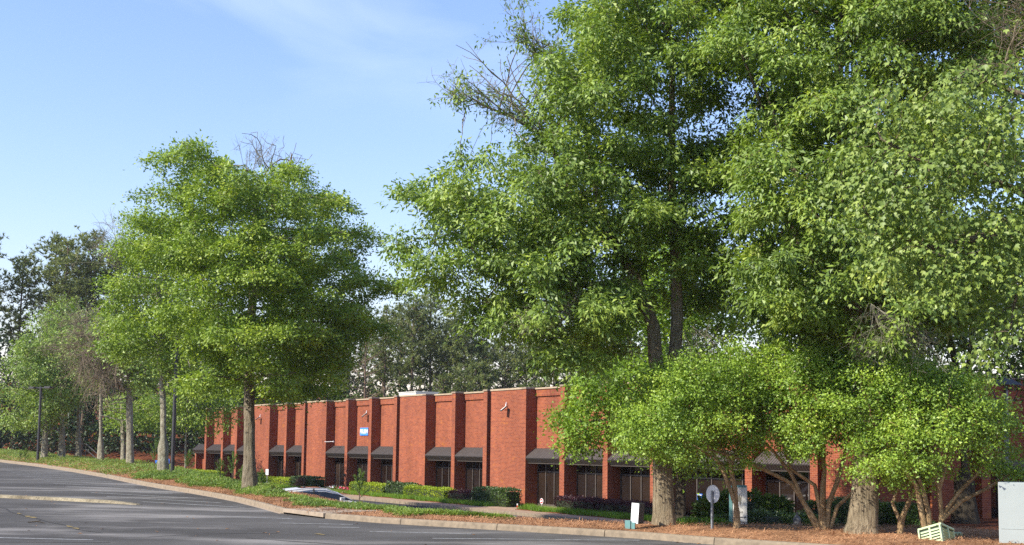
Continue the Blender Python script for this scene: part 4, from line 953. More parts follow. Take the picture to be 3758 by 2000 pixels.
def branch_mesh(nodes, par, stems, r_tip, p_exp, name, mat, minr=0.0):
    N_ = len(nodes); tips = np.zeros(N_); kids = [[] for _ in range(N_)]
    for i in range(N_):
        if par[i] >= 0: kids[par[i]].append(i)
    for i in range(N_ - 1, -1, -1):
        if not kids[i]: tips[i] = 1
        if par[i] >= 0: tips[par[i]] += tips[i]
    rad = r_tip * tips ** p_exp
    # stems carry their own measured girth
    A = np.array([q[:3] for st in stems for q in st]); 
    sp, sr = [], []
    for st in stems:
        for a, b in zip(st, st[1:]):
            for t in np.linspace(0, 1, 8): sp.append([a[k] + (b[k] - a[k]) * t for k in range(3)]); sr.append(a[3] + (b[3] - a[3]) * t)
    sp, sr = np.array(sp), np.array(sr)
    D = np.linalg.norm(nodes[:, None] - sp[None], axis=2) if N_ * len(sp) < 4e6 else None
    if D is not None:
        j = D.argmin(1); on = D[np.arange(N_), j] < .12; rad[on] = sr[j[on]]
    for i in range(N_):
        if par[i] >= 0: rad[i] = min(rad[i], rad[par[i]])
    V, Fc = [], []; off = 0; stack = [i for i in range(N_) if par[i] < 0]
    heads = [(i, None) for i in stack]
    while heads:
        i, pr = heads.pop(); chain = ([pr] if pr is not None else []) + [i]
        while kids[chain[-1]]:
            ks = sorted(kids[chain[-1]], key=lambda q: -rad[q] * (1 + 1e-3 * tips[q])); 
            for q in ks[1:]: heads.append((q, chain[-1]))
            chain.append(ks[0])
        if len(chain) < 2: continue
        c = nodes[chain]; r = rad[chain].copy()
        if pr is not None: r[0] = min(r[1] * 1.15, r[0])
        if r.max() < minr: continue
        k = 14 if r.max() > .15 else 8 if r.max() > .05 else 4 if r.max() > .018 else 3
        d = unit(np.gradient(c, axis=0)); a = np.cross(d, np.array([.31, .87, .23])); a = unit(a); b = np.cross(d, a)
        th = np.arange(k) * 2 * np.pi / k
        rr = r[:, None] * (1 + (.10 * np.sin(th * 3 + c[0, 0]) + .07 * np.sin(th * 5 + 1.3))[None, :] * (r[:, None] > .12))
        ring = c[:, None] + (a[:, None] * np.cos(th)[None, :, None] + b[:, None] * np.sin(th)[None, :, None]) * rr[..., None]
        V.append(ring.reshape(-1, 3)); m = len(c)
        ii = off + np.arange(m - 1)[:, None] * k + np.arange(k)[None]; jj = off + np.arange(m - 1)[:, None] * k + (np.arange(k)[None] + 1) % k
        Fc.append(np.stack([ii, jj, jj + k, ii + k], -1).reshape(-1, 4)); off += m * k
    return np_mesh(name, np.concatenate(V), np.concatenate(Fc), mat, True), rad, tips, kids
def tree(name, lab, tb, leaf, bark, n_pts, per, ln, wd, step=.4, kill=.55, spread=.28, droop=.5, depth=.85, r_tip=.008, p_exp=.5, lobed='blade', R=None, bare_pts=0.0, flat=1.0, leafspread=.6, group=None, cy=0.0, minr=0.0, thin=1.0, bare_leaf=.06, clump=.6, per_clump=9, gap=1.25, tier=.68):
    y0 = tb['y']; stems = [list(s) for s in tb['stems']]
    # carry stems that start near the soil down into it
    for i, s in enumerate(stems):
        g = ground_z(s[0][0], s[0][1])
        if i == 0 or s[0][2] < g + .45: stems[i] = [(s[0][0], s[0][1], g - .15, s[0][3])] + ([(q[0], q[1], max(q[2], g + .05 + .05 * k), q[3]) for k, q in enumerate(s)])
    base = stems[0][0]; g0 = ground_z(base[0], base[1])
    lob = np.array(tb['lobes']); cx = (lob[:, 0].min() + lob[:, 0].max()) / 2; Rw = R or (lob[:, 0].max() - lob[:, 0].min()) / 2 + lob[:, 2].mean()
    def sample(L_, n):
        L_ = np.array(L_); wgt = L_[:, 2] ** 2.2; k = rng.choice(len(L_), n, p=wgt / wgt.sum()); u = unit(rng.normal(0, 1, (n, 3))) * (rng.uniform(0.15, 1, (n, 1)) ** .5) * L_[k, 2:3]
        u[:, 2] *= flat
        dep_ = depth * (.4 if L_ is not None and len(L_) == len(tb['bare']) else 1.0)
        yr = np.maximum(dep_ * np.sqrt(np.maximum(Rw ** 2 - (L_[k, 0] - cx) ** 2, (0.3 * Rw) ** 2)), L_[k, 2])
        yy = rng.uniform(-1, 1, n); yy = np.sign(yy) * np.abs(yy) ** .8
        zc = np.mean(np.array(tb['lobes'])[:, 1]); pull = 1 - .22 * yy ** 2
        return np.stack([cx + (L_[k, 0] + u[:, 0] - cx) * pull, y0 + cy + yy * yr + u[:, 1] * .3, zc + (L_[k, 1] + u[:, 2] - zc) * pull], 1)
    def clumps(L_, n):
        cand = sample(L_, n * 4); keep_ = []
        for q in cand:                                        # spaced clump centres, so gaps stay between them
            if len(keep_) >= n: break
            if not keep_ or np.min(np.sum(((np.array(keep_) - q) / [1, 1, .7]) ** 2, 1)) > (clump * gap) ** 2: keep_.append(q)
        ce = np.array(keep_); m = per_clump; u = unit(rng.normal(0, 1, (len(ce), m, 3))) * rng.uniform(.2, 1, (len(ce), m, 1)) ** .5
        u[..., 2] = np.abs(u[..., 2]) * tier - .10
        return (ce[:, None] + u * clump * rng.uniform(.55, 1.3, (len(ce), 1, 1))).reshape(-1, 3)
    P_ = clumps(tb['lobes'], n_pts); fl = np.ones(len(P_), bool)
    if tb['bare']:
        nb = max(20, int(len(P_) * bare_pts)); P_ = np.concatenate([P_, sample(tb['bare'], nb)]); fl = np.r_[fl, np.zeros(nb, bool)]
    low = P_[:, 2] < g0 + .5; P_ = P_[~low]; fl = fl[~low]
    nodes, par, ns, near = grow(stems, P_, step, kill)
    r = empty(name, (base[0], base[1], g0), label=lab, cat='tree', group=group)
    off = np.array([base[0], base[1], g0])
    me, rad, tips, kids = branch_mesh(nodes - off, par, [[(q[0] - off[0], q[1] - off[1], q[2] - off[2], q[3]) for q in s] for s in stems], r_tip, p_exp, 'trunk', bark, minr)
    link(bpy.data.objects.new('trunk', me), r)
    # leaf sprays on the thin outer wood near leafy points
    leafy = np.zeros(len(nodes), bool); bare = np.zeros(len(nodes), bool)
    leafy[near[fl]] = True; bare[near[~fl]] = True
    outer = (tips <= 3) & (np.arange(len(nodes)) >= ns)
    D_l = leafy & outer
    for i in range(len(nodes)):                              # twigs just below a leafy node carry leaves too
        if D_l[i] and par[i] >= ns and tips[par[i]] <= 4: leafy[par[i]] = True
    sel = np.where(leafy & (np.arange(len(nodes)) >= ns) & (tips <= 5) & ~(bare & (rng.uniform(0, 1, len(nodes)) > bare_leaf)))[0]
    if thin < 1: sel = sel[rng.uniform(0, 1, len(sel)) < thin]
    pd = unit(nodes[sel] - nodes[np.maximum(par[sel], 0)])
    cnt = rng.poisson(per, len(sel)); rep = np.repeat(np.arange(len(sel)), cnt); n = len(rep)
    ang = rng.normal(0, 1, (n, 3)); c = nodes[sel][rep] - off + ang * np.array([spread, spread, spread * .62]) + pd[rep] * rng.uniform(-.2, .35, (n, 1)) - np.array([0, 0, .25 * spread]) * (ang[:, :1] ** 2 + ang[:, 1:2] ** 2)
    ax = unit(ang * np.array([1, 1, .5]) + pd[rep] * .6)
    cen = np.array([cx - off[0], y0 + cy - off[1], lob[:, 1].mean() - off[2]]); rel = (c - cen) / np.array([Rw, Rw, (np.ptp(lob[:, 1]) / 2 + .5)])
    v, f = rand_leaves(c, ax, leafspread, droop, ln, wd, lobed, up=.45, out=unit(ang) * .75 + rel * .55)
    link(bpy.data.objects.new('crown', np_mesh('crown', v, f, leaf)), r, kind='stuff')
    return r, n

def twig_spray(parent, name, starts, n, length, rad, aim, spread, curl, mat, leaf=None, tuft=0.0, ln=.12, wd=.045, sub=5):
    """bare forking twigs: starts = list of (x,y,z) on a limb (world), aim = main direction, curl = downward or upward bend"""
    off = np.array(parent.location); V, Fc, tips = [], [], []; o = 0
    starts = np.array(starts, float)
    def tube(c, r0, r1):
        nonlocal o
        m = len(c); d = unit(np.gradient(c, axis=0)); a = unit(np.cross(d, [.3, .8, .5])); b = np.cross(d, a); r = np.linspace(r0, r1, m)[:, None]
        ring = np.stack([c + (a * math.cos(t) + b * math.sin(t)) * r for t in (0, 2.094, 4.189)], 1); V.append(ring.reshape(-1, 3))
        for i in range(m - 1):
            for k in range(3): Fc.append((o + i * 3 + k, o + i * 3 + (k + 1) % 3, o + i * 3 + 3 + (k + 1) % 3, o + i * 3 + 3 + k))
        o += m * 3
    def walk(p0, d0, L, m, cu):
        c = [p0]; d = d0
        for i in range(m): d = unit(d + rng.normal(0, .16, 3) + np.array([0, 0, cu])); c.append(c[-1] + d * L / m)
        return np.array(c)
    for i in range(n):
        t = rng.uniform(0, len(starts) - 1.001) if len(starts) > 1 else 0; k = int(t); p0 = starts[k] + (starts[min(k + 1, len(starts) - 1)] - starts[k]) * (t - k) - off
        L = length * rng.uniform(.5, 1.15); c = walk(p0, unit(np.array(aim) + rng.normal(0, spread, 3)), L, 7, curl); tube(c, rad, rad * .35)
        for j in range(sub):
            q = rng.integers(1, 7); e = walk(c[q], unit(c[q] - c[q - 1] + rng.normal(0, .55, 3)), L * rng.uniform(.2, .5), 4, curl); tube(e, rad * .55, rad * .22); tips.append(e[-1])
            for jj in range(2): e2 = walk(e[2], unit(e[2] - e[1] + rng.normal(0, .6, 3)), L * rng.uniform(.1, .28), 3, curl); tube(e2, rad * .35, rad * .18); tips.append(e2[-1])
    link(bpy.data.objects.new(name, np_mesh(name, np.concatenate(V), np.array(Fc), mat)), parent)
    if leaf is not None:
        tp = np.array(tips); tp = tp[rng.uniform(0, 1, len(tp)) < tuft]; tp = np.repeat(tp, 16, 0); g = rng.normal(0, .09, tp.shape)
        v, f = rand_leaves(tp + g, unit(g), .5, .6, ln, wd, out=unit(g), up=.5); link(bpy.data.objects.new('leaf_tufts', np_mesh('leaf_tufts', v, f, leaf)), parent, kind='stuff')
OAK_LONE=dict(y=46,stems=[[(-9.69, 46.0, 0.49, 0.3), (-9.73, 46.0, 1.55, 0.215), (-9.79, 46.0, 3.18, 0.2), (-9.86, 46.0, 4.97, 0.19), (-9.84, 46.0, 6.77, 0.17), (-9.77, 46.0, 8.29, 0.15), (-9.81, 46.0, 9.5, 0.12), (-9.85, 46.0, 10.72, 0.08), (-9.73, 46.0, 11.8, 0.05)]],
 lobes=[(-11.82, 13.23, 0.64), (-12.03, 12.69, 0.6), (-12.76, 11.91, 0.94), (-11.09, 11.63, 1.07), (-9.73, 11.95, 0.67), (-7.84, 11.75, 0.7), (-7.14, 11.06, 0.94), (-8.94, 10.58, 1.34), (-13.48, 10.83, 0.81), (-14.19, 9.75, 0.74), (-10.4, 9.19, 1.48), (-12.22, 9.47, 1.34), (-7.69, 9.23, 1.48), (-6.34, 9.24, 1.07), (-4.95, 7.82, 0.81), (-6.29, 7.12, 1.21), (-8.54, 7.39, 1.48), (-10.55, 6.92, 1.34), (-9.69, 5.57, 1.21), (-8.19, 5.59, 1.21), (-10.94, 4.96, 0.74), (-8.9, 4.39, 0.94), (-7.84, 3.8, 0.6), (-11.48, 5.4, 0.6), (-12.57, 6.66, 0.56), (-10.4, 4.52, 0.81), (-6.85, 5.61, 0.81), (-5.42, 8.49, 0.81), (-4.35, 8.05, 0.4), (-8.88, 3.64, 0.54), (-10.82, 3.76, 0.6), (-11.28, 3.98, 0.51), (-9.81, 4.67, 0.74), (-7.26, 4.41, 0.6)],
 bare=[(-8.71, 13.2, 0.67), (-9.94, 13.64, 0.54), (-7.78, 12.59, 0.54)])
OAK_SECOND=dict(y=58,stems=[[(-16.31, 58.0, 0.64, 0.3), (-16.34, 58.0, 1.38, 0.245), (-16.41, 58.0, 3.25, 0.235), (-16.54, 58.0, 5.13, 0.22), (-16.71, 58.0, 5.69, 0.2), (-16.72, 58.0, 7.02, 0.16), (-16.82, 58.0, 8.72, 0.12), (-16.98, 58.0, 10.25, 0.08)], [(-16.54, 58.0, 5.13, 0.12), (-15.96, 58.0, 5.7, 0.09), (-15.7, 58.0, 6.46, 0.07)]],
 lobes=[(-16.94, 11.78, 0.93), (-18.05, 11.0, 0.93), (-16.13, 10.45, 1.35), (-17.62, 9.67, 1.35), (-18.77, 10.04, 0.68), (-16.43, 8.35, 1.35), (-18.13, 8.14, 1.18), (-15.29, 8.17, 1.18), (-16.93, 6.63, 1.18), (-15.4, 5.9, 1.02), (-18.07, 6.62, 0.85), (-18.7, 8.32, 0.68), (-14.86, 6.66, 0.85), (-15.75, 5.14, 0.59)],
 bare=[(-18.68, 12.53, 0.59), (-19.04, 11.95, 0.51)])
OAK_DEAD_SIDE=dict(y=72,stems=[[(-22.2, 72.0, 0.4, 0.25), (-22.26, 72.0, 1.9, 0.2), (-22.4, 72.0, 4.69, 0.19), (-22.55, 72.0, 6.09, 0.16), (-22.7, 72.0, 7.5, 0.1)], [(-22.46, 72.0, 5.04, 0.1), (-23.04, 72.0, 5.5, 0.08), (-23.75, 72.0, 5.84, 0.05)]],
 lobes=[(-22.64, 7.26, 0.95), (-21.88, 5.63, 0.84), (-23.15, 8.2, 0.84), (-21.46, 7.04, 0.84)],
 bare=[(-23.74, 5.61, 0.95), (-24.42, 5.02, 0.84), (-23.23, 4.45, 0.95), (-24.82, 6.3, 0.95), (-24.01, 3.74, 0.74), (-24.76, 7.47, 1.05)])
OAK_D=dict(y=78,stems=[[(-25.92, 78.0, 0.47, 0.24), (-25.98, 78.0, 1.87, 0.18), (-26.07, 78.0, 4.64, 0.17), (-26.1, 78.0, 6.41, 0.13), (-26.17, 78.0, 8.19, 0.08)]],
 lobes=[(-26.33, 8.44, 1.25), (-27.49, 8.68, 1.37), (-25.49, 9.47, 1.14), (-26.64, 6.66, 1.02), (-25.28, 7.44, 0.91)],
 bare=[(-27.16, 9.96, 1.14), (-25.93, 11.0, 1.14)])
OAK_E=dict(y=86,stems=[[(-30.14, 86.0, 0.4, 0.24), (-30.2, 86.0, 1.84, 0.19), (-30.32, 86.0, 5.17, 0.17), (-30.5, 86.0, 7.96, 0.1)]],
 lobes=[(-30.68, 8.24, 1.51), (-31.83, 9.07, 1.51), (-29.61, 6.29, 1.13), (-29.64, 10.22, 1.13), (-30.87, 6.28, 1.25), (-31.65, 11.32, 1.0)],
 bare=[(-30.79, 10.77, 1.25), (-29.29, 8.54, 1.0)])
OAK_F=dict(y=84,stems=[[(-30.58, 84.0, 0.59, 0.26), (-30.62, 84.0, 2.1, 0.2), (-30.69, 84.0, 4.27, 0.19), (-30.98, 84.0, 6.44, 0.12)]],
 lobes=[(-31.55, 6.98, 1.47), (-32.42, 8.06, 1.35), (-30.65, 5.08, 1.23), (-32.47, 6.15, 1.1), (-31.69, 9.99, 1.1), (-31.97, 4.25, 0.98)],
 bare=[(-31.92, 9.16, 1.23)])
OAK_G=dict(y=83,stems=[[(-31.41, 83.0, 0.96, 0.24), (-31.4, 83.0, 2.35, 0.18), (-31.52, 83.0, 3.96, 0.16), (-31.94, 83.0, 6.1, 0.1)]],
 lobes=[(-32.43, 5.02, 1.21), (-33.06, 6.9, 1.09), (-31.55, 3.42, 0.85), (-33.14, 8.52, 0.97), (-31.98, 6.91, 0.97), (-33.16, 3.4, 0.85), (-33.52, 5.27, 0.85)],
 bare=[(-33.3, 6.35, 0.97)])
OAK_H=dict(y=80,stems=[[(-21.09, 80.0, 0.27, 0.2), (-21.12, 80.0, 1.94, 0.165), (-21.08, 80.0, 4.26, 0.15), (-21.06, 80.0, 6.08, 0.1)]],
 lobes=[(-21.17, 5.3, 1.17), (-20.59, 3.75, 0.93), (-19.87, 5.31, 1.05), (-18.82, 4.81, 0.93), (-21.74, 6.85, 1.17), (-19.39, 6.62, 1.17), (-18.51, 3.52, 0.58)],
 bare=[])
OAK_I=dict(y=95,stems=[[(-29.83, 95.0, 0.1, 0.22), (-29.9, 95.0, 1.87, 0.17), (-30.03, 95.0, 3.7, 0.15), (-30.2, 95.0, 5.54, 0.1)]],
 lobes=[(-29.38, 4.32, 1.11), (-27.51, 3.73, 0.97), (-30.91, 4.0, 0.97), (-26.64, 4.97, 1.11), (-28.51, 5.56, 1.11)],
 bare=[])
WILLOW_ONE=dict(y=29.7,stems=[[(3.72, 29.7, 0.14, 0.31), (3.72, 29.7, 0.51, 0.27), (3.7, 29.7, 1.08, 0.25), (3.67, 29.7, 1.84, 0.235), (3.62, 29.7, 2.89, 0.22), (3.55, 29.7, 3.66, 0.2), (3.5, 29.7, 4.24, 0.18), (3.45, 29.7, 5.01, 0.16), (3.01, 29.7, 6.18, 0.13), (2.42, 29.7, 7.15, 0.11), (2.02, 29.7, 8.33, 0.08), (1.82, 29.7, 9.63, 0.05)], [(3.64, 29.7, 3.08, 0.2), (3.91, 29.7, 3.66, 0.17), (3.98, 29.7, 4.44, 0.16), (4.03, 29.7, 5.22, 0.15), (3.98, 29.7, 6.68, 0.13), (3.88, 29.7, 8.16, 0.11), (3.88, 29.7, 10.15, 0.08), (3.87, 29.7, 11.97, 0.05)], [(3.01, 29.7, 6.18, 0.09), (1.85, 29.7, 5.97, 0.08), (0.58, 29.7, 6.25, 0.06), (-0.69, 29.7, 6.52, 0.04)], [(2.42, 29.7, 7.15, 0.07), (1.44, 29.7, 8.13, 0.06), (0.84, 29.7, 9.61, 0.05), (-0.15, 29.7, 10.2, 0.035), (-0.94, 29.7, 10.49, 0.02)]],
 lobes=[(-2.47, 8.28, 0.35), (-1.88, 8.09, 0.56), (-1.1, 8.39, 0.56), (-2.06, 7.29, 0.56), (-1.09, 7.21, 0.82), (-2.34, 6.7, 0.39), (-1.56, 6.32, 0.65), (-0.49, 6.53, 0.82), (-0.87, 5.64, 0.65), (0.01, 5.55, 0.69), (-0.27, 4.77, 0.39), (0.4, 4.78, 0.48), (-0.12, 7.71, 0.74), (0.57, 7.13, 0.87), (0.85, 8.32, 0.61), (1.26, 5.96, 0.78), (1.52, 10.12, 0.78), (1.04, 9.12, 0.61), (2.0, 11.33, 0.87), (2.41, 8.94, 1.04), (2.62, 7.16, 0.95), (2.98, 12.36, 0.95), (3.48, 10.55, 1.04), (3.98, 8.96, 0.95), (3.88, 7.47, 0.69), (2.48, 5.68, 0.61), (1.86, 4.61, 0.56), (1.38, 3.92, 0.39), (2.34, 4.42, 0.52), (3.97, 12.68, 0.95), (4.76, 11.17, 0.95), (4.96, 9.37, 0.95), (4.76, 7.58, 0.69), (4.95, 6.4, 0.52), (4.95, 5.67, 0.42), (5.34, 5.14, 0.39), (1.99, 12.75, 0.69), (1.02, 10.92, 0.43), (2.98, 14.19, 1.04), (3.97, 14.72, 1.13), (4.96, 13.81, 1.04), (1.99, 13.98, 0.69)],
 bare=[(-1.14, 10.69, 0.43), (-0.44, 10.1, 0.52), (0.03, 11.61, 0.48), (0.21, 12.53, 0.39), (-1.43, 10.33, 0.26), (0.52, 11.82, 0.43)])
WILLOW_TWO=dict(y=27.4,stems=[[(7.81, 27.4, 0.05, 0.38), (7.82, 27.4, 0.42, 0.32), (7.87, 27.4, 0.94, 0.29), (7.92, 27.4, 1.64, 0.275), (7.98, 27.4, 2.79, 0.26), (7.82, 27.4, 4.12, 0.23), (7.61, 27.4, 5.47, 0.2), (7.5, 27.4, 7.73, 0.16), (7.39, 27.4, 10.03, 0.11), (7.41, 27.4, 11.9, 0.06)], [(7.82, 27.4, 4.12, 0.14), (8.41, 27.4, 5.39, 0.11), (9.24, 27.4, 6.85, 0.08), (9.98, 27.4, 7.95, 0.05)], [(7.61, 27.4, 5.47, 0.11), (6.72, 27.4, 6.36, 0.09), (6.01, 27.4, 7.53, 0.06)], [(7.61, 27.4, 5.74, 0.1), (6.55, 27.4, 7.9, 0.07), (6.02, 27.4, 9.28, 0.05)]],
 lobes=[(7.51, 4.21, 0.32), (8.04, 4.04, 0.34), (7.76, 3.5, 0.28), (5.03, 11.59, 0.88), (5.94, 10.67, 0.88), (6.86, 11.61, 0.96), (6.39, 9.37, 0.88), (5.48, 8.44, 0.8), (7.29, 9.57, 0.88), (5.29, 7.16, 0.64), (5.91, 6.44, 0.72), (6.82, 7.54, 0.88), (5.2, 5.98, 0.44), (5.82, 5.26, 0.56), (6.81, 5.73, 0.76), (6.53, 4.64, 0.48), (7.71, 6.64, 0.8), (7.43, 5.19, 0.64), (8.18, 8.2, 0.88), (8.04, 10.97, 0.88), (8.92, 9.59, 0.88), (9.14, 11.83, 0.96), (8.7, 6.66, 0.8), (9.04, 5.4, 0.64), (10.22, 11.0, 0.88), (9.99, 8.5, 0.8), (10.22, 6.5, 0.72), (10.38, 5.14, 0.48), (11.42, 11.86, 0.8), (11.2, 5.78, 0.56), (5.95, 12.91, 0.96), (7.33, 13.31, 1.04), (8.71, 13.52, 1.04), (10.08, 13.16, 0.96)],
 bare=[(8.49, 4.58, 0.4), (8.14, 5.02, 0.32)])
MAPLE_NEAR=dict(y=14,stems=[[(8.7, 14.0, -2.37, 0.2), (8.73, 14.0, 0.45, 0.16), (8.62, 14.0, 3.14, 0.13), (8.31, 14.0, 4.52, 0.11), (7.4, 14.0, 4.88, 0.09), (6.47, 14.0, 4.68, 0.07), (5.55, 14.0, 4.53, 0.05), (4.86, 14.0, 4.38, 0.03)], [(6.47, 14.0, 4.68, 0.05), (5.84, 14.0, 5.05, 0.045), (5.29, 14.0, 5.28, 0.03), (4.65, 14.0, 5.41, 0.02)], [(8.31, 14.0, 4.52, 0.07), (6.96, 14.0, 5.53, 0.06), (6.05, 14.0, 6.13, 0.04), (5.5, 14.0, 6.36, 0.02)], [(7.4, 14.0, 4.88, 0.06), (6.46, 14.0, 4.13, 0.05), (5.81, 14.0, 3.84, 0.03)]],
 lobes=[(4.19, 6.11, 0.2), (4.65, 5.88, 0.31), (5.21, 6.22, 0.27), (5.67, 5.89, 0.33), (4.18, 5.31, 0.27), (4.64, 5.17, 0.35), (5.2, 5.42, 0.33), (5.75, 5.28, 0.33), (3.94, 4.65, 0.2), (4.4, 4.52, 0.31), (4.91, 4.62, 0.35), (5.46, 4.49, 0.35), (5.87, 4.31, 0.25), (4.26, 4.15, 0.18), (4.76, 3.97, 0.22), (5.31, 3.97, 0.22), (5.78, 6.61, 0.22), (5.67, 3.75, 0.16), (5.43, 3.1, 0.08), (5.84, 3.38, 0.16), (3.9, 5.02, 0.16), (6.11, 4.73, 0.33), (6.27, 5.67, 0.33), (6.36, 4.03, 0.33)],
 bare=[(5.88, 7.04, 0.29), (5.77, 6.23, 0.2)])
MAPLE_YOUNG=dict(y=40,stems=[[(5.52, 40.0, -0.13, 0.19), (5.54, 40.0, 0.63, 0.16), (5.52, 40.0, 1.66, 0.15), (5.43, 40.0, 3.08, 0.12), (5.23, 40.0, 4.24, 0.08)], [(5.51, 40.0, 1.79, 0.08), (4.59, 40.0, 2.68, 0.06), (3.55, 40.0, 3.05, 0.04), (2.52, 40.0, 2.91, 0.02)], [(5.44, 40.0, 2.95, 0.06), (4.33, 40.0, 3.84, 0.045), (3.29, 40.0, 4.09, 0.025)]],
 lobes=[(1.48, 2.9, 0.29), (2.13, 3.03, 0.53), (1.88, 2.26, 0.29), (2.77, 3.69, 0.64), (3.17, 2.66, 0.64), (3.81, 3.31, 0.76), (2.4, 2.01, 0.29), (4.07, 2.16, 0.53), (2.77, 4.34, 0.53), (3.67, 4.61, 0.64), (4.59, 4.23, 0.58), (4.72, 2.68, 0.58), (2.25, 3.94, 0.41), (6.01, 3.73, 0.7), (5.69, 1.41, 0.41), (6.27, 1.93, 0.47), (6.14, 4.77, 0.7), (5.23, 5.15, 0.7), (5.36, 6.46, 0.88), (4.58, 7.64, 0.93), (6.41, 7.4, 0.93), (5.36, 8.84, 0.93), (3.66, 6.83, 0.64), (7.19, 6.35, 0.64)],  # upper lobes added behind the willow oak to shade the brick end
 bare=[])
MYRTLE_A=dict(y=28.3,stems=[[(5.2, 28.3, 0.18, 0.085), (5.19, 28.3, 0.6, 0.075), (5.17, 28.3, 1.14, 0.06), (5.03, 28.3, 1.77, 0.04), (4.71, 28.3, 2.41, 0.03)], [(5.17, 28.3, 0.78, 0.05), (4.94, 28.3, 1.41, 0.045), (4.62, 28.3, 2.04, 0.04), (4.16, 28.3, 2.49, 0.025)], [(5.18, 28.3, 0.96, 0.045), (5.03, 28.3, 1.59, 0.04), (5.26, 28.3, 2.23, 0.03), (5.17, 28.3, 2.78, 0.02)], [(5.16, 28.3, 0.73, 0.04), (4.85, 28.3, 1.73, 0.035), (4.35, 28.3, 2.04, 0.03), (3.7, 28.3, 2.39, 0.02)]],
 lobes=[(3.06, 2.84, 0.37), (3.61, 3.22, 0.45), (2.88, 2.2, 0.29), (3.61, 2.39, 0.45), (4.16, 3.59, 0.41), (4.35, 2.77, 0.54), (3.98, 2.03, 0.33), (4.9, 3.23, 0.54), (4.99, 2.5, 0.45), (3.34, 1.93, 0.21), (4.71, 3.97, 0.29), (5.36, 3.61, 0.41), (2.79, 2.66, 0.25), (3.43, 3.67, 0.29), (3.79, 3.86, 0.29), (5.08, 4.16, 0.33)],
 bare=[])
MYRTLE_B=dict(y=28.3,stems=[[(7.18, 28.3, 0.17, 0.09), (7.15, 28.3, 0.62, 0.08), (7.17, 28.3, 1.17, 0.065), (7.22, 28.3, 1.62, 0.05), (7.09, 28.3, 2.26, 0.04), (6.82, 28.3, 2.8, 0.03)], [(7.07, 28.3, 0.19, 0.07), (6.85, 28.3, 0.66, 0.06), (6.44, 28.3, 1.29, 0.055), (5.81, 28.3, 1.6, 0.05), (5.17, 28.3, 1.87, 0.04), (4.53, 28.3, 2.04, 0.03)], [(7.0, 28.3, 0.19, 0.06), (6.71, 28.3, 0.89, 0.05), (6.44, 28.3, 1.52, 0.045), (6.08, 28.3, 1.97, 0.035), (5.63, 28.3, 2.42, 0.025)], [(7.25, 28.3, 0.17, 0.07), (7.3, 28.3, 0.81, 0.06), (7.54, 28.3, 1.44, 0.05), (7.73, 28.3, 2.17, 0.04), (7.65, 28.3, 2.9, 0.03)], [(7.34, 28.3, 0.16, 0.05), (7.49, 28.3, 0.76, 0.045), (7.9, 28.3, 1.13, 0.04), (8.36, 28.3, 1.5, 0.03), (8.64, 28.3, 1.91, 0.02)], [(7.11, 28.3, 0.62, 0.05), (6.99, 28.3, 1.25, 0.045), (6.44, 28.3, 1.61, 0.04), (6.18, 28.3, 2.43, 0.03)]],
 lobes=[(5.63, 3.79, 0.54), (6.09, 4.17, 0.37), (5.45, 2.87, 0.54), (6.37, 3.44, 0.54), (7.01, 3.9, 0.45), (7.47, 3.27, 0.54), (6.91, 2.71, 0.54), (6.08, 2.52, 0.45), (5.44, 2.14, 0.33), (7.75, 4.01, 0.33), (6.63, 2.07, 0.29), (4.98, 1.5, 0.17), (7.64, 2.44, 0.37), (8.2, 3.28, 0.41), (8.1, 2.27, 0.33), (8.39, 3.92, 0.37), (7.92, 2.72, 0.37)],
 bare=[])
MYRTLE_C=dict(y=26.4,stems=[[(8.9, 26.4, 0.22, 0.075), (8.81, 26.4, 0.66, 0.065), (8.69, 26.4, 1.33, 0.055), (8.31, 26.4, 1.84, 0.045), (7.98, 26.4, 2.43, 0.03)], [(8.95, 26.4, 0.22, 0.075), (8.94, 26.4, 0.74, 0.06), (8.8, 26.4, 1.33, 0.055), (8.49, 26.4, 1.92, 0.045), (8.28, 26.4, 2.51, 0.03)], [(9.17, 26.4, 0.23, 0.08), (9.22, 26.4, 0.75, 0.065), (9.17, 26.4, 1.25, 0.055), (9.38, 26.4, 1.93, 0.045), (9.61, 26.4, 2.62, 0.03)], [(9.21, 26.4, 0.66, 0.05), (9.58, 26.4, 1.17, 0.045), (10.1, 26.4, 1.69, 0.035), (10.37, 26.4, 2.2, 0.02)], [(9.2, 26.4, 0.58, 0.05), (9.66, 26.4, 1.01, 0.045), (10.26, 26.4, 1.31, 0.035), (10.78, 26.4, 1.65, 0.025)], [(9.19, 26.4, 1.17, 0.05), (9.04, 26.4, 1.93, 0.035), (9.01, 26.4, 2.52, 0.025)]],
 lobes=[(8.08, 3.54, 0.42), (8.69, 3.8, 0.35), (8.33, 2.86, 0.42), (9.02, 3.12, 0.46), (9.54, 3.56, 0.39), (9.78, 2.79, 0.42), (9.18, 2.36, 0.35), (8.24, 2.34, 0.31), (10.3, 2.88, 0.35), (7.73, 2.76, 0.31), (10.11, 2.2, 0.27), (8.66, 1.92, 0.27), (10.61, 1.78, 0.23), (10.36, 1.69, 0.19), (10.95, 1.53, 0.19), (9.88, 3.48, 0.31), (8.06, 1.75, 0.31), (7.54, 1.57, 0.19), (7.74, 3.53, 0.35), (7.81, 2.17, 0.31), (7.4, 3.79, 0.32), (7.26, 3.18, 0.32), (10.72, 2.55, 0.27)],
 bare=[])
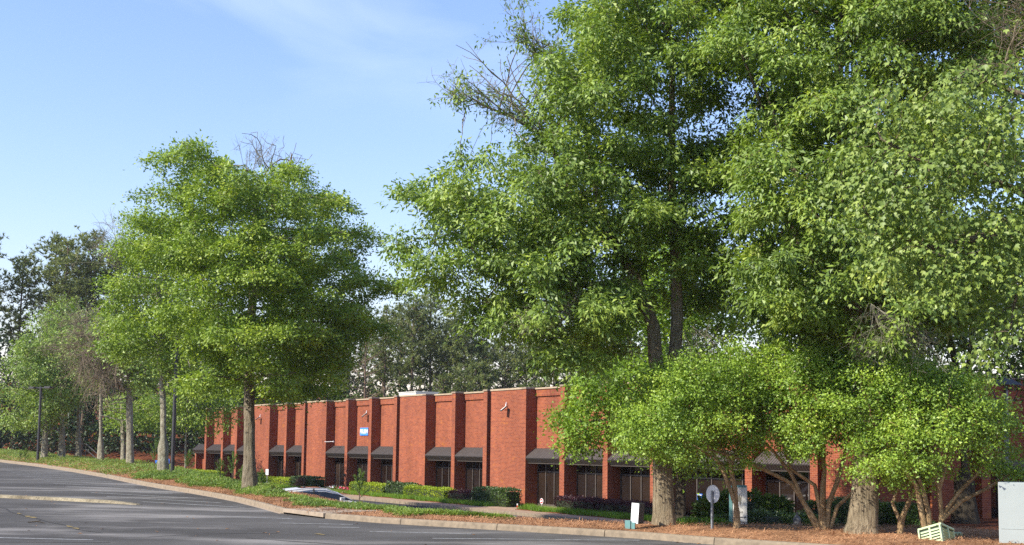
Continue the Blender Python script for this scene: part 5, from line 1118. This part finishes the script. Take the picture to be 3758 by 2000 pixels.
MYRTLE_D=dict(y=27.2,stems=[[(8.58, 27.2, 0.16, 0.07), (8.64, 27.2, 0.61, 0.06), (8.91, 27.2, 1.22, 0.045), (9.18, 27.2, 1.75, 0.03)], [(8.58, 27.2, 0.53, 0.045), (8.42, 27.2, 0.91, 0.04), (8.56, 27.2, 1.26, 0.03), (8.91, 27.2, 1.57, 0.02)]],
 lobes=[(8.83, 1.57, 0.28), (8.47, 1.48, 0.24), (9.18, 1.84, 0.28)],
 bare=[])
OAK_BACK=dict(y=46,stems=[[(16.94, 46.0, -0.55, 0.5), (16.94, 46.0, 0.42, 0.36), (16.95, 46.0, 2.63, 0.33), (16.91, 46.0, 4.12, 0.28), (16.64, 46.0, 5.61, 0.2), (16.43, 46.0, 6.66, 0.16), (16.23, 46.0, 7.71, 0.1)], [(16.94, 46.0, 3.97, 0.2), (17.24, 46.0, 5.62, 0.16), (17.42, 46.0, 7.13, 0.12)]],
 lobes=[(15.17, 7.1, 0.94), (17.44, 8.03, 1.07), (18.92, 7.14, 0.94), (13.81, 6.33, 0.74), (19.17, 5.19, 0.67), (15.96, 9.38, 1.21), (18.23, 10.17, 1.34), (14.44, 8.6, 1.07), (19.64, 5.95, 0.94), (15.59, 5.75, 0.4), (12.93, 7.97, 0.94), (13.66, 6.93, 0.81), (12.17, 7.21, 0.74)],  # last lobes added on the left to cast shade on the building
 bare=[])
OAK_SHADE=dict(y=42,stems=[[(12.06, 42.0, -0.43, 0.3), (12.11, 42.0, 1.18, 0.24), (12.16, 42.0, 3.21, 0.2), (12.25, 42.0, 5.26, 0.15), (12.35, 42.0, 7.32, 0.1)]],
 lobes=[(10.43, 7.16, 0.98), (11.81, 8.01, 1.1), (13.31, 7.47, 0.98), (14.25, 6.25, 0.74), (11.1, 5.79, 0.74), (9.73, 5.78, 0.61), (12.88, 5.82, 0.74), (12.24, 9.4, 1.1), (10.86, 9.11, 0.98), (13.88, 8.87, 0.98), (8.78, 6.86, 0.61)],
 bare=[])


nl = {}
def T(key, *a, **k):
    r, n = tree(*a, **k); nl[key] = n; return r
lone = T('lone', 'oak_tree', 'tall broad oak standing alone in the juniper before the brick building', OAK_LONE, M['leaf_oak'], M['bark_oak'], 190, 100, .125, .075, step=.33, kill=.35, spread=.18, droop=.25, bare_pts=.05, r_tip=.010, clump=.92, per_clump=18, gap=1.32, tier=.56)
second = T('second', 'oak_tree', 'oak with pale lichened trunk next to the lamp post', OAK_SECOND, M['leaf_oak'], M['bark_grey'], 150, 82, .14, .085, step=.38, kill=.42, spread=.24, droop=.25, bare_pts=.06, r_tip=.010, clump=.95, per_clump=14, group='oaks in the island row')
dead = T('dead', 'oak_tree', 'oak with a brown mass of dead hanging twigs on one side', OAK_DEAD_SIDE, M['leaf_oak2'], M['bark_grey'], 60, 40, .18, .11, step=.34, kill=.36, spread=.28, bare_pts=5.0, r_tip=.018, bare_leaf=.01, clump=.7, group='oaks in the island row')
for key, tb, lab, bp in (('d', OAK_D, 'thin grey trunked oak beyond the stair railing with sparse pale leaves', .5), ('e', OAK_E, 'slender grey oak on the other side of the stair railing', .25), ('f', OAK_F, 'grey oak with a broken branch leaning on its trunk', .15), ('g', OAK_G, 'pale leaved oak with leaning trunk right beside the far lamp post', .1)):
    T(key, 'oak_tree', lab, tb, M['leaf_oak2'], M['bark_grey'], 150, 62, .17, .10, step=.48, kill=.55, spread=.3, bare_pts=bp, r_tip=.013, bare_leaf=.12, clump=.8, group='oaks in the island row')
T('h', 'oak_tree', 'slim grey oak standing between lamp post and building end', OAK_H, M['leaf_oak'], M['bark_grey'], 70, 46, .18, .11, step=.48, kill=.55, spread=.3, clump=.8, group='oaks below the island')
T('i', 'oak_tree', 'slim shaded oak low behind the dead twigged oak', OAK_I, M['leaf_oak'], M['bark_grey'], 60, 46, .19, .11, step=.5, kill=.6, spread=.32, clump=.85, group='oaks below the island')
w1 = T('w1', 'willow_oak', 'huge willow oak with forked trunk beside the leaning white sign', WILLOW_ONE, M['leaf_willow'], M['bark_willow'], 360, 92, .135, .062, step=.28, kill=.30, spread=.16, droop=.7, depth=.52, bare_pts=.10, r_tip=.0065, leafspread=.5, clump=.78, per_clump=16)
w2 = T('w2', 'willow_oak', 'huge willow oak with thick furrowed trunk between the crepe myrtles', WILLOW_TWO, M['leaf_willow'], M['bark_willow'], 430, 88, .135, .062, step=.27, kill=.29, spread=.155, droop=.7, depth=.75, bare_pts=.02, r_tip=.0075, leafspread=.5, clump=.72, per_clump=16)
near_maple = T('near', 'red_maple', 'red maple with broad pale drooping leaves, its branches hanging in from outside', MAPLE_NEAR, M['leaf_maple'], M['bark_willow'], 330, 28, .062, .05, step=.15, kill=.165, spread=.10, droop=1.7, depth=.4, R=1.7, bare_pts=.10, r_tip=.0045, lobed=True, leafspread=.45, bare_leaf=.05, clump=.22, per_clump=6)
T('young', 'young_maple', 'bright green young maple spreading in front of the brick front beside the willow oak', MAPLE_YOUNG, M['leaf_young'], M['bark_dark'], 420, 52, .12, .08, step=.30, kill=.34, spread=.19, droop=.35, depth=.7, flat=.75, r_tip=.006, clump=.5)
for key, tb, lab in (('ma', MYRTLE_A, 'crepe myrtle with three thin stems in front of the directory sign'), ('mb', MYRTLE_B, 'spreading crepe myrtle with a fan of many stems near the hydrant'), ('mc', MYRTLE_C, 'crepe myrtle with tan stems rising behind the louvred cabinet'), ('md', MYRTLE_D, 'small crooked crepe myrtle between thick trunk and louvred cabinet')):
    T(key, 'crepe_myrtle', lab, tb, M['leaf_myrtle'], M['bark_myrtle'], 280 if key != 'md' else 24, 58, .060, .046, step=.16, kill=.17, spread=.10, droop=.0, depth=.8, R={'ma': 1.9, 'mb': 1.5, 'mc': 1.6, 'md': .8}[key], r_tip=.0045, flat=.8, leafspread=.8, clump=.36, per_clump=15, gap=1.04, tier=.45, group='crepe myrtles along the kerb')
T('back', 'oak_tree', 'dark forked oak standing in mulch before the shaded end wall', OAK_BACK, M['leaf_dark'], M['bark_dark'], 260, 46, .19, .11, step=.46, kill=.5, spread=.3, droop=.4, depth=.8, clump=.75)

T('shade', 'oak_tree', 'shaded oak half hidden behind the thick furrowed willow oak trunk', OAK_SHADE, M['leaf_dark'], M['bark_dark'], 230, 46, .17, .09, step=.4, kill=.45, spread=.26, droop=.4, depth=.9, clump=.65)  # dark-leaved tree added here to shade the end of the building
twig_spray(w1, 'bare_twigs', [(1.41, 29.3, 8.73), (0.73, 29.3, 9.71), (-0.05, 29.3, 10.09), (-0.73, 29.3, 10.33), (-1.32, 29.3, 10.42)], 46, 1.15, .010, (-.75, -.1, .45), .40, .03, M['bark_grey'], M['leaf_willow'], .10)
twig_spray(w1, 'bare_twigs', [(1.79, 29.3, 10.41), (1.2, 29.3, 11.1), (0.51, 29.3, 11.59), (0.12, 29.3, 12.28)], 40, 1.1, .010, (-.6, -.1, .7), .40, .03, M['bark_grey'], M['leaf_willow'], .14)
twig_spray(w1, 'bare_limb', [(1.99, 29.3, 8.84), (1.21, 29.3, 9.42)], 5, 3.2, .030, (-.8, 0, .42), .16, .0, M['bark_grey'], M['leaf_willow'], .2)
twig_spray(w1, 'bare_twigs', [(3.83, 28.6, 4.16), (3.83, 28.6, 4.72), (4.21, 28.6, 4.91), (4.58, 28.6, 4.73)], 26, 1.0, .008, (.2, -.5, -.6), .5, -.12, M['bark_grey'])
twig_spray(w1, 'bare_twigs', [(1.74, 28.0, 5.74), (1.19, 28.0, 5.37), (0.83, 28.0, 4.99), (0.1, 28.0, 5.08)], 34, .9, .008, (-.3, -.5, -.5), .5, -.08, M['bark_grey'])
twig_spray(lone, 'bare_twigs', [(-10.35, 46.0, 12.25), (-9.75, 46.0, 12.57), (-8.98, 46.0, 12.11), (-8.07, 46.0, 11.82)], 24, 1.6, .011, (.1, 0, 1.0), .42, .04, M['bark_grey'])
twig_spray(second, 'bare_twigs', [(-18.04, 58.0, 10.62), (-18.62, 58.0, 10.99), (-18.77, 58.0, 10.04), (-18.26, 58.0, 11.38)], 36, 2.2, .016, (-.75, 0, .7), .40, .02, M['bark_grey'])
twig_spray(dead, 'dead_twigs', [(-22.32, 71.0, 6.96), (-23.24, 71.0, 6.83), (-23.91, 71.0, 6.47), (-24.75, 71.0, 7.16), (-24.19, 71.0, 7.63), (-23.03, 71.0, 7.41)], 150, 2.6, .016, (-.35, -.2, -.35), .55, -.16, M['bark_twig'])
twig_spray(dead, 'dead_twigs', [(-22.45, 72.0, 8.2), (-23.63, 72.0, 8.42), (-24.79, 72.0, 8.17), (-25.69, 72.0, 7.46), (-24.85, 72.0, 9.59)], 70, 3.0, .018, (-.8, 0, .15), .45, .0, M['bark_twig'])
twig_spray(w2, 'hanging_twigs', [(7.27, 25.0, 5.09), (7.67, 25.0, 4.93), (8.08, 25.0, 4.77), (8.48, 25.0, 4.53)], 40, 1.1, .008, (0, -.2, -1.0), .30, -.08, M['bark_grey'])
twig_spray(near_maple, 'bare_twigs', [(6.24, 14.0, 6.47), (5.87, 14.0, 6.61), (6.17, 14.0, 7.14), (5.89, 14.0, 7.23)], 22, .9, .006, (-.7, 0, .25), .45, .0, M['bark_twig'])
twig_spray(near_maple, 'bare_twigs', [(6.25, 14.2, 3.5), (6.07, 14.2, 3.68)], 14, .5, .006, (-.7, 0, -.2), .45, .04, M['bark_twig'])

# broken branch on the row oak
r = empty('broken_branch', (-30.9, 84.2, ground_z(-30.9, 84.2)), label='bare broken branch propped against a grey oak trunk', cat='branch')
b = MB(); b.tube([(-2.0, -.3, .3), (-.9, -.2, 1.3), (.0, 0, 2.9)], [.02, .05, .06], 6); b.tube([(-.9, -.2, 1.3), (-1.6, -.2, 1.6)], [.03, .01], 5); b.obj('limb', M['bark_grey'], r)

# pines: straight stems, whorled boughs, needle tufts
def pine(x, y, top, lab, crown=.45, width=3.0, seed=0, group='pines behind the building', dead=False, mat=None, dens=1.0, base=None):
    rg_ = np.random.default_rng(100 + seed); g = ground_z(x, y) if base is None else base; H_ = top - g
    r = empty('pine_tree', (x, y, g), label=lab, cat='tree', group=group)
    b = MB(); lean = rg_.normal(0, .012, 2); tp = [(lean[0] * z, lean[1] * z, z) for z in np.linspace(-.2, H_, 7)]
    b.tube(tp, list(np.linspace(.24, .04, 7) * (H_ / 20) ** .6), 8); c, ax = [], []
    z = H_ * (1 - crown)
    while z < H_ - .2:
        t = (z - H_ * (1 - crown)) / (H_ * crown); R_ = width * (.30 + .70 * math.sin(math.pi * min(1, t * .86 + .10))) * (1.0 if rg_.random() > .2 else .45) * (1 - max(0, t - .8) * 2.2) + .3
        for k in range(rg_.integers(2, 5)):
            a = rg_.uniform(0, 2 * np.pi); Lb = R_ * rg_.uniform(.55, 1.1); up = rg_.uniform(.0, .45) + .55 * t
            p0 = np.array([lean[0] * z, lean[1] * z, z]); dirn = np.array([math.cos(a), math.sin(a), up]); p1 = p0 + dirn * Lb * .6 + [0, 0, -.08 * Lb]; p2 = p0 + dirn * Lb
            b.tube([p0, p1, p2], [.045, .03, .01], 4, cap=False)
            m = 1 if dead else int(max(4, Lb * 8.5 * dens))
            if dead and rg_.random() < .75: 
                for q in range(3): e = p0 + (p2 - p0) * rg_.uniform(.4, .9); b.tube([e, e + rg_.normal(0, .5, 3)], [.015, .005], 3, cap=False)
                continue
            tt = rg_.uniform(.25, 1.05, m); q = p0 + (p2 - p0) * tt[:, None] + rg_.normal(0, .22 + .1 * Lb, (m, 3)) * [1, 1, .55]; c.append(q); ax.append(np.tile(dirn * [.6, .6, 1] + [0, 0, .35], (m, 1)))
        z += rg_.uniform(.28, .6)
    c.append(np.tile([lean[0] * H_, lean[1] * H_, H_], (8, 1)) + rg_.normal(0, .25, (8, 3))); ax.append(np.tile([0, 0, 1.], (8, 1)))
    b.obj('trunk', M['bark_pine'], r)
    c, ax = np.concatenate(c), np.concatenate(ax); k = 11; c2 = np.repeat(c, k, 0); a2 = np.repeat(unit(ax), k, 0)
    d = unit(a2 * .7 + rg_.normal(0, .75, c2.shape)); t = unit(np.cross(d, rg_.normal(0, 1, c2.shape))); ln = rg_.uniform(.24, .48, (len(c2), 1))
    v = np.stack([c2 - t * .05, c2 + t * .05, c2 + d * ln], 1).reshape(-1, 3)
    link(bpy.data.objects.new('crown', np_mesh('crown', v, np.arange(len(v)).reshape(-1, 3), mat or M['needles_pine'])), r, kind='stuff')
GL, GC = 'tall pines beyond the oak row', 'pines behind the brick building'
pl_ = 'tall dark pine rising beyond the oak row at the far edge of the lot'
for i, (x, y, t, w_) in enumerate([(-57.5, 126, 23.6, 3.4), (-47.8, 128, 23.4, 3.2), (-43.6, 125, 23.6, 3.2), (-39.6, 128, 22.8, 3.2), (-45.2, 131, 21.0, 3.2), (-53.5, 122, 23.0, 3.4), (-50.6, 125, 20.8, 3.2), (-56.5, 128, 22.0, 3.4), (-46.2, 124, 22.4, 3.3), (-41.6, 127, 22.3, 3.2), (-48.6, 131, 18.5, 3.0), (-37.5, 133, 19.0, 3.0), (-59.0, 120, 19.0, 3.0), (-33, 136, 17, 3)]):
    pine(x, y, t, pl_, crown=.46, width=w_ * .74, seed=i, group=GL, dens=.95)
pc_ = 'slender pine standing behind the flat roof of the brick building'
for i, (x, y, t, cr_, w_) in enumerate([(-13.6, 131, 16.8, .45, 2.4), (-12.2, 134, 17.2, .42, 2.4), (-10.6, 130, 17.8, .5, 2.8), (-8.6, 132, 18.6, .62, 3.4), (-6.9, 136, 17.2, .6, 3.0), (-5.0, 131, 16.8, .62, 3.4), (-2.8, 135, 16.0, .6, 3.2), (-0.6, 131, 14.6, .75, 3.6), (1.8, 133, 15.0, .8, 3.6), (4.6, 130, 15.0, .8, 3.8), (7.6, 128, 14.4, .8, 3.8), (10.8, 127, 14.5, .8, 3.8), (14.0, 126, 14, .8, 3.8), (-3.6, 128, 10.5, .8, 3.0), (-7.0, 127, 9.0, .85, 2.8), (-24, 138, 15, .6, 3), (-20, 140, 15, .6, 3)]):
    pine(x, y, t, pc_, crown=cr_, width=w_ * .8, seed=30 + i, group=GC, dens=.9)
pine(-15.4, 129, 15.6, 'leafless dead grey pine behind the brick building roof', crown=.6, width=3.2, seed=70, group=GC, dead=True)

for i in range(12):
    pine(-24 + i * 3.3 + random.uniform(-1, 1), 141 + random.uniform(-3, 5), 15.5 + random.uniform(-2, 2), pc_, crown=.6, width=3.2, seed=90 + i, group=GC, dens=.4)
# woodland edge: leafy masses that close off the far side
def woods(name, boxes, mat, n, lab, ln=.34, wd=.2):
    c = []
    tot = sum(b_[3] * b_[4] for b_ in boxes)
    for (x, y, z, rx, rz_, ry) in boxes:
        m = int(n * rx * rz_ / tot); u = unit(rng.normal(0, 1, (m, 3))) * rng.uniform(.55, 1, (m, 1)) ** .5
        lump = 1 + .22 * np.sin(u[:, 0] * 6 + x) * np.cos(u[:, 2] * 7 + y) ; c.append(np.array([x, y, z]) + u * np.array([rx, ry, rz_]) * lump[:, None])
    c = np.concatenate(c); v, f = rand_leaves(c, unit(rng.normal(0, 1, c.shape)), .6, .4, ln, wd)
    link(bpy.data.objects.new(name, np_mesh(name, v, f, mat)), label=lab, cat='woods', kind='stuff')
bx_ = [(-76 + i * 4.2 + random.uniform(-1, 1), 128 + random.uniform(-3, 4), 4.0 + random.uniform(-.8, 1.2), 3.4, 4.2, 2.8) for i in range(12)]
bx_ += [(-70 + i * 5.5, 134, 8 + random.uniform(-1, 1.5), 4.2, 4.5, 3) for i in range(8)]
bx_ += [(-72 + i * 3.1, 121 + random.uniform(-2, 2), 2.6, 2.0, 1.6, 1.8) for i in range(13)]
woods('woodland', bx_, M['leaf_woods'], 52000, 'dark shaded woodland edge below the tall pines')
bx_ = [(-34 + i * 3.6 + random.uniform(-1, 1), 134 + random.uniform(-3, 3), 4.5 + random.uniform(-.6, 1.0), 2.9, 3.6, 2.6) for i in range(14)]
woods('woodland', bx_, M['leaf_dark'], 26000, 'dense green undergrowth showing just above the building parapet')
bx_ = [(9 + i * 4.5, 96 + random.uniform(-4, 4), 8.0 + random.uniform(-1, 2.5), 4.2, 7.5, 3) for i in range(11)]
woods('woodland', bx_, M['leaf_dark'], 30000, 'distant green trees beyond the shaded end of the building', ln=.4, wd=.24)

bx_ = [(-95 + i * 6.5, 150 + random.uniform(-4, 4), 7 + random.uniform(-1, 2), 5.0, 7.5, 3.5) for i in range(13)]
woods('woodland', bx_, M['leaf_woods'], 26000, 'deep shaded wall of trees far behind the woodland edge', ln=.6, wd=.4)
bx_ = [(-22 + i * 4.5, 146 + random.uniform(-3, 3), 3.6 + random.uniform(-.6, .8), 3.6, 4.2, 2.6) for i in range(14)]
woods('woodland', bx_, M['leaf_dark'], 22000, 'low leafy tree line far behind the slender pines', ln=.6, wd=.4)

# small pine saplings in the juniper
def sapling(x, y, h, lab):
    g = ground_z(x, y); r = empty('pine_sapling', (x, y, g), label=lab, cat='sapling', group='pine saplings')
    b = MB(); b.tube([(0, 0, -.1), (0, 0, h)], [.02, .008], 5); cs_ = []
    for k in range(7): 
        a = k * 2.4; z = h * (.25 + .09 * k); rr_ = h * .28 * (1 - k / 9); e = (rr_ * math.cos(a), rr_ * math.sin(a), z + h * .3); b.tube([(0, 0, z), e], [.01, .005], 4); cs_.append(((0, 0, z), e))
    cs_.append(((0, 0, h * .3), (0, 0, h * 1.05))); b.obj('stem', M['bark_pine'], r)
    c, d = [], []
    for p0, p1 in cs_:
        p0, p1 = np.array(p0), np.array(p1); m = int(110 * max(.5, h)); t = rng.uniform(.15, 1, (m, 1)); c.append(p0 + (p1 - p0) * t); d.append(np.tile(unit(p1 - p0), (m, 1)))
    c, d = np.concatenate(c), np.concatenate(d); d = unit(d * .8 + rng.normal(0, .45, c.shape)); t = unit(np.cross(d, rng.normal(0, 1, c.shape))); ln = rng.uniform(.07, .15, (len(c), 1))
    v = np.stack([c - t * .007, c + t * .007, c + d * ln], 1).reshape(-1, 3); link(bpy.data.objects.new('needles', np_mesh('needles', v, np.arange(len(v)).reshape(-1, 3), M['sapling'])), r, kind='stuff')
for x, y, h, lab in [(-11.9, 50.6, .95, 'cluster pine sapling near the lone oak trunk with tall candles'), (-11.3, 50.2, 1.25, 'taller pine sapling near the lone oak trunk'), (-10.75, 49.6, .75, 'short pine sapling touching the lone oak trunk'), (-9.6, 47.6, .7, 'pine sapling on the sunny side of the lone oak flare'), (-4.75, 39.0, 1.05, 'single pine sapling above the juniper near the storm drain'), (-17.6, 61.0, 1.5, 'bushy pine sapling beside the lichened oak trunk'), (-14.9, 57.0, 1.0, 'pine sapling behind the lamp post'), (-31.9, 81.0, .8, 'pine sapling beside the far lamp post'), (-33.0, 83.0, .6, 'tiny pine sapling in the far juniper')]:
    sapling(x, y, h, lab)

# ---------------------------------------------------------------- ground cover
def scatter_bed(n, a0, a1, d0f, d1f):
    a = rng.uniform(a0, a1, n); u = rng.uniform(0, 1, n); d0, d1 = d0f(a - ARC_DRAIN), d1f(a - ARC_DRAIN); d = d0 + (d1 - d0) * u
    x = np.interp(a, _cum, KERB[:, 0]) + np.interp(a, arcs, nxk) * d; y = np.interp(a, _cum, KERB[:, 1]) + np.interp(a, arcs, nyk) * d
    z, _, _ = bed_profile(a, d, lotz(np.interp(a, _cum, KERB[:, 0]), np.interp(a, _cum, KERB[:, 1])))
    return np.stack([x, y, z], 1), a - ARC_DRAIN, d, u
def wig(a): return .35 * np.sin(a * .9) + .22 * np.sin(a * 2.3 + 1) + .12 * np.sin(a * 5.1)
aL, aR = ARC_DRAIN - 78, ARC_DRAIN + 7.4
d0 = lambda a: .30 + .75 * sstep(-30, -16, a) + 0.25 * sstep(-3, 3, a) + wig(a) * (.35 + .65 * sstep(-40, -20, a)) * .8 + .9 * sstep(4, 7.4, a)
d1 = lambda a: 3.1 + 2.4 * sstep(-14, -40, a) - 1.1 * sstep(-3, 4, a)
parts = []
for n_, lo, hi in ((10000, aL, ARC_DRAIN - 26), (21000, ARC_DRAIN - 26, ARC_DRAIN - 6), (14000, ARC_DRAIN - 6, aR)):
    parts.append(scatter_bed(n_, lo, hi, d0, d1))
c = np.concatenate([p[0] for p in parts]); aa = np.concatenate([p[1] for p in parts]); dd = np.concatenate([p[2] for p in parts]); uu = np.concatenate([p[3] for p in parts])
vis = ~((aa > -11) & (aa < -1) & (dd > 1.9)); c, aa, dd, uu = c[vis], aa[vis], dd[vis], uu[vis]
hump = .04 + .09 * (.5 + .5 * np.sin(c[:, 0] * 1.9 + 1.3 * np.sin(c[:, 1] * 1.1))) + .05 * (.5 + .5 * np.sin(c[:, 1] * 3.7 + c[:, 0]))
edge = sstep(0, .18, uu) * sstep(7.4, 5.5, aa) * (1 - .65 * sstep(-12, -5, aa))
c[:, 2] += rng.uniform(0, 1, len(c)) ** .6 * hump * (.25 + .75 * edge)
k = 7; base_d = unit(rng.normal(0, 1, c.shape) * [1, 1, .35] + [0, -.15, .55])
c2 = np.repeat(c, k, 0) + np.repeat(base_d * (1 - .5 * sstep(-12, -5, aa))[:, None], k, 0) * np.tile(np.linspace(0, .13, k), len(c))[:, None]
d = unit(np.repeat(base_d, k, 0) + rng.normal(0, .6, c2.shape)); t = unit(np.cross(d, rng.normal(0, 1, c2.shape))); ln = rng.uniform(.05, .10, (len(c2), 1))
v = np.stack([c2 - t * .015, c2 + t * .015, c2 + d * ln], 1).reshape(-1, 3)
link(bpy.data.objects.new('juniper_groundcover', np_mesh('juniper_groundcover', v, np.arange(len(v)).reshape(-1, 3), M['juniper'])), label='spreading green juniper ground cover on the long island bank', cat='ground cover', kind='stuff')
# loose pine straw
c, aa, dd, uu = scatter_bed(30000, ARC_DRAIN - 34, ARC_DRAIN + 26, lambda a: .10 + 0 * a, lambda a: 3.2 + 4 * sstep(8, 16, a))
n = len(c); d = unit(rng.normal(0, 1, (n, 3)) * [1, 1, .22]); t = unit(np.cross(d, [0, 0, 1.])) ; ln = rng.uniform(.10, .22, (n, 1)); c[:, 2] += rng.uniform(.004, .05, n)
bend = np.array([0, 0, .02])
v = np.stack([c - t * .006 - d * ln * .5, c + t * .006 - d * ln * .5, c + bend + t * .007, c + bend - t * .007], 1); v2 = np.stack([c + bend - t * .007, c + bend + t * .007, c + t * .003 + d * ln * .5, c - t * .003 + d * ln * .5], 1)
v = np.concatenate([v.reshape(-1, 3), v2.reshape(-1, 3)])
link(bpy.data.objects.new('pine_straw', np_mesh('pine_straw', v, np.arange(len(v)).reshape(-1, 4), M['needle'])), label='loose orange brown pine straw covering the bed behind the kerb', cat='pine straw', kind='stuff')
# clear summer air
hz = MB().box(-1010, 1010, -1010, 1010, -3.2, 34.0).obj('haze', [], kind='stuff', label='thin clear summer haze', cat='haze')
hm = bpy.data.materials.new('haze_air'); hm.use_nodes = True; hm.node_tree.nodes.clear()
ho = hm.node_tree.nodes.new('ShaderNodeOutputMaterial'); hv = hm.node_tree.nodes.new('ShaderNodeVolumePrincipled')
hv.inputs['Color'].default_value = (0.86, 0.92, 1.0, 1); hv.inputs['Density'].default_value = 0.00015; hv.inputs['Anisotropy'].default_value = 0.2
hm.node_tree.links.new(hv.outputs[0], ho.inputs['Volume']); hz.data.materials.append(hm); weld(hz)
print('leaves', nl, sum(nl.values()))
import sys
print('tris', sum(sum(p.loop_total - 2 for p in o.data.polygons) if len(o.data.polygons) < 3000 else len(o.data.loops) - 2 * len(o.data.polygons) for o in S.objects if o.type == 'MESH'))
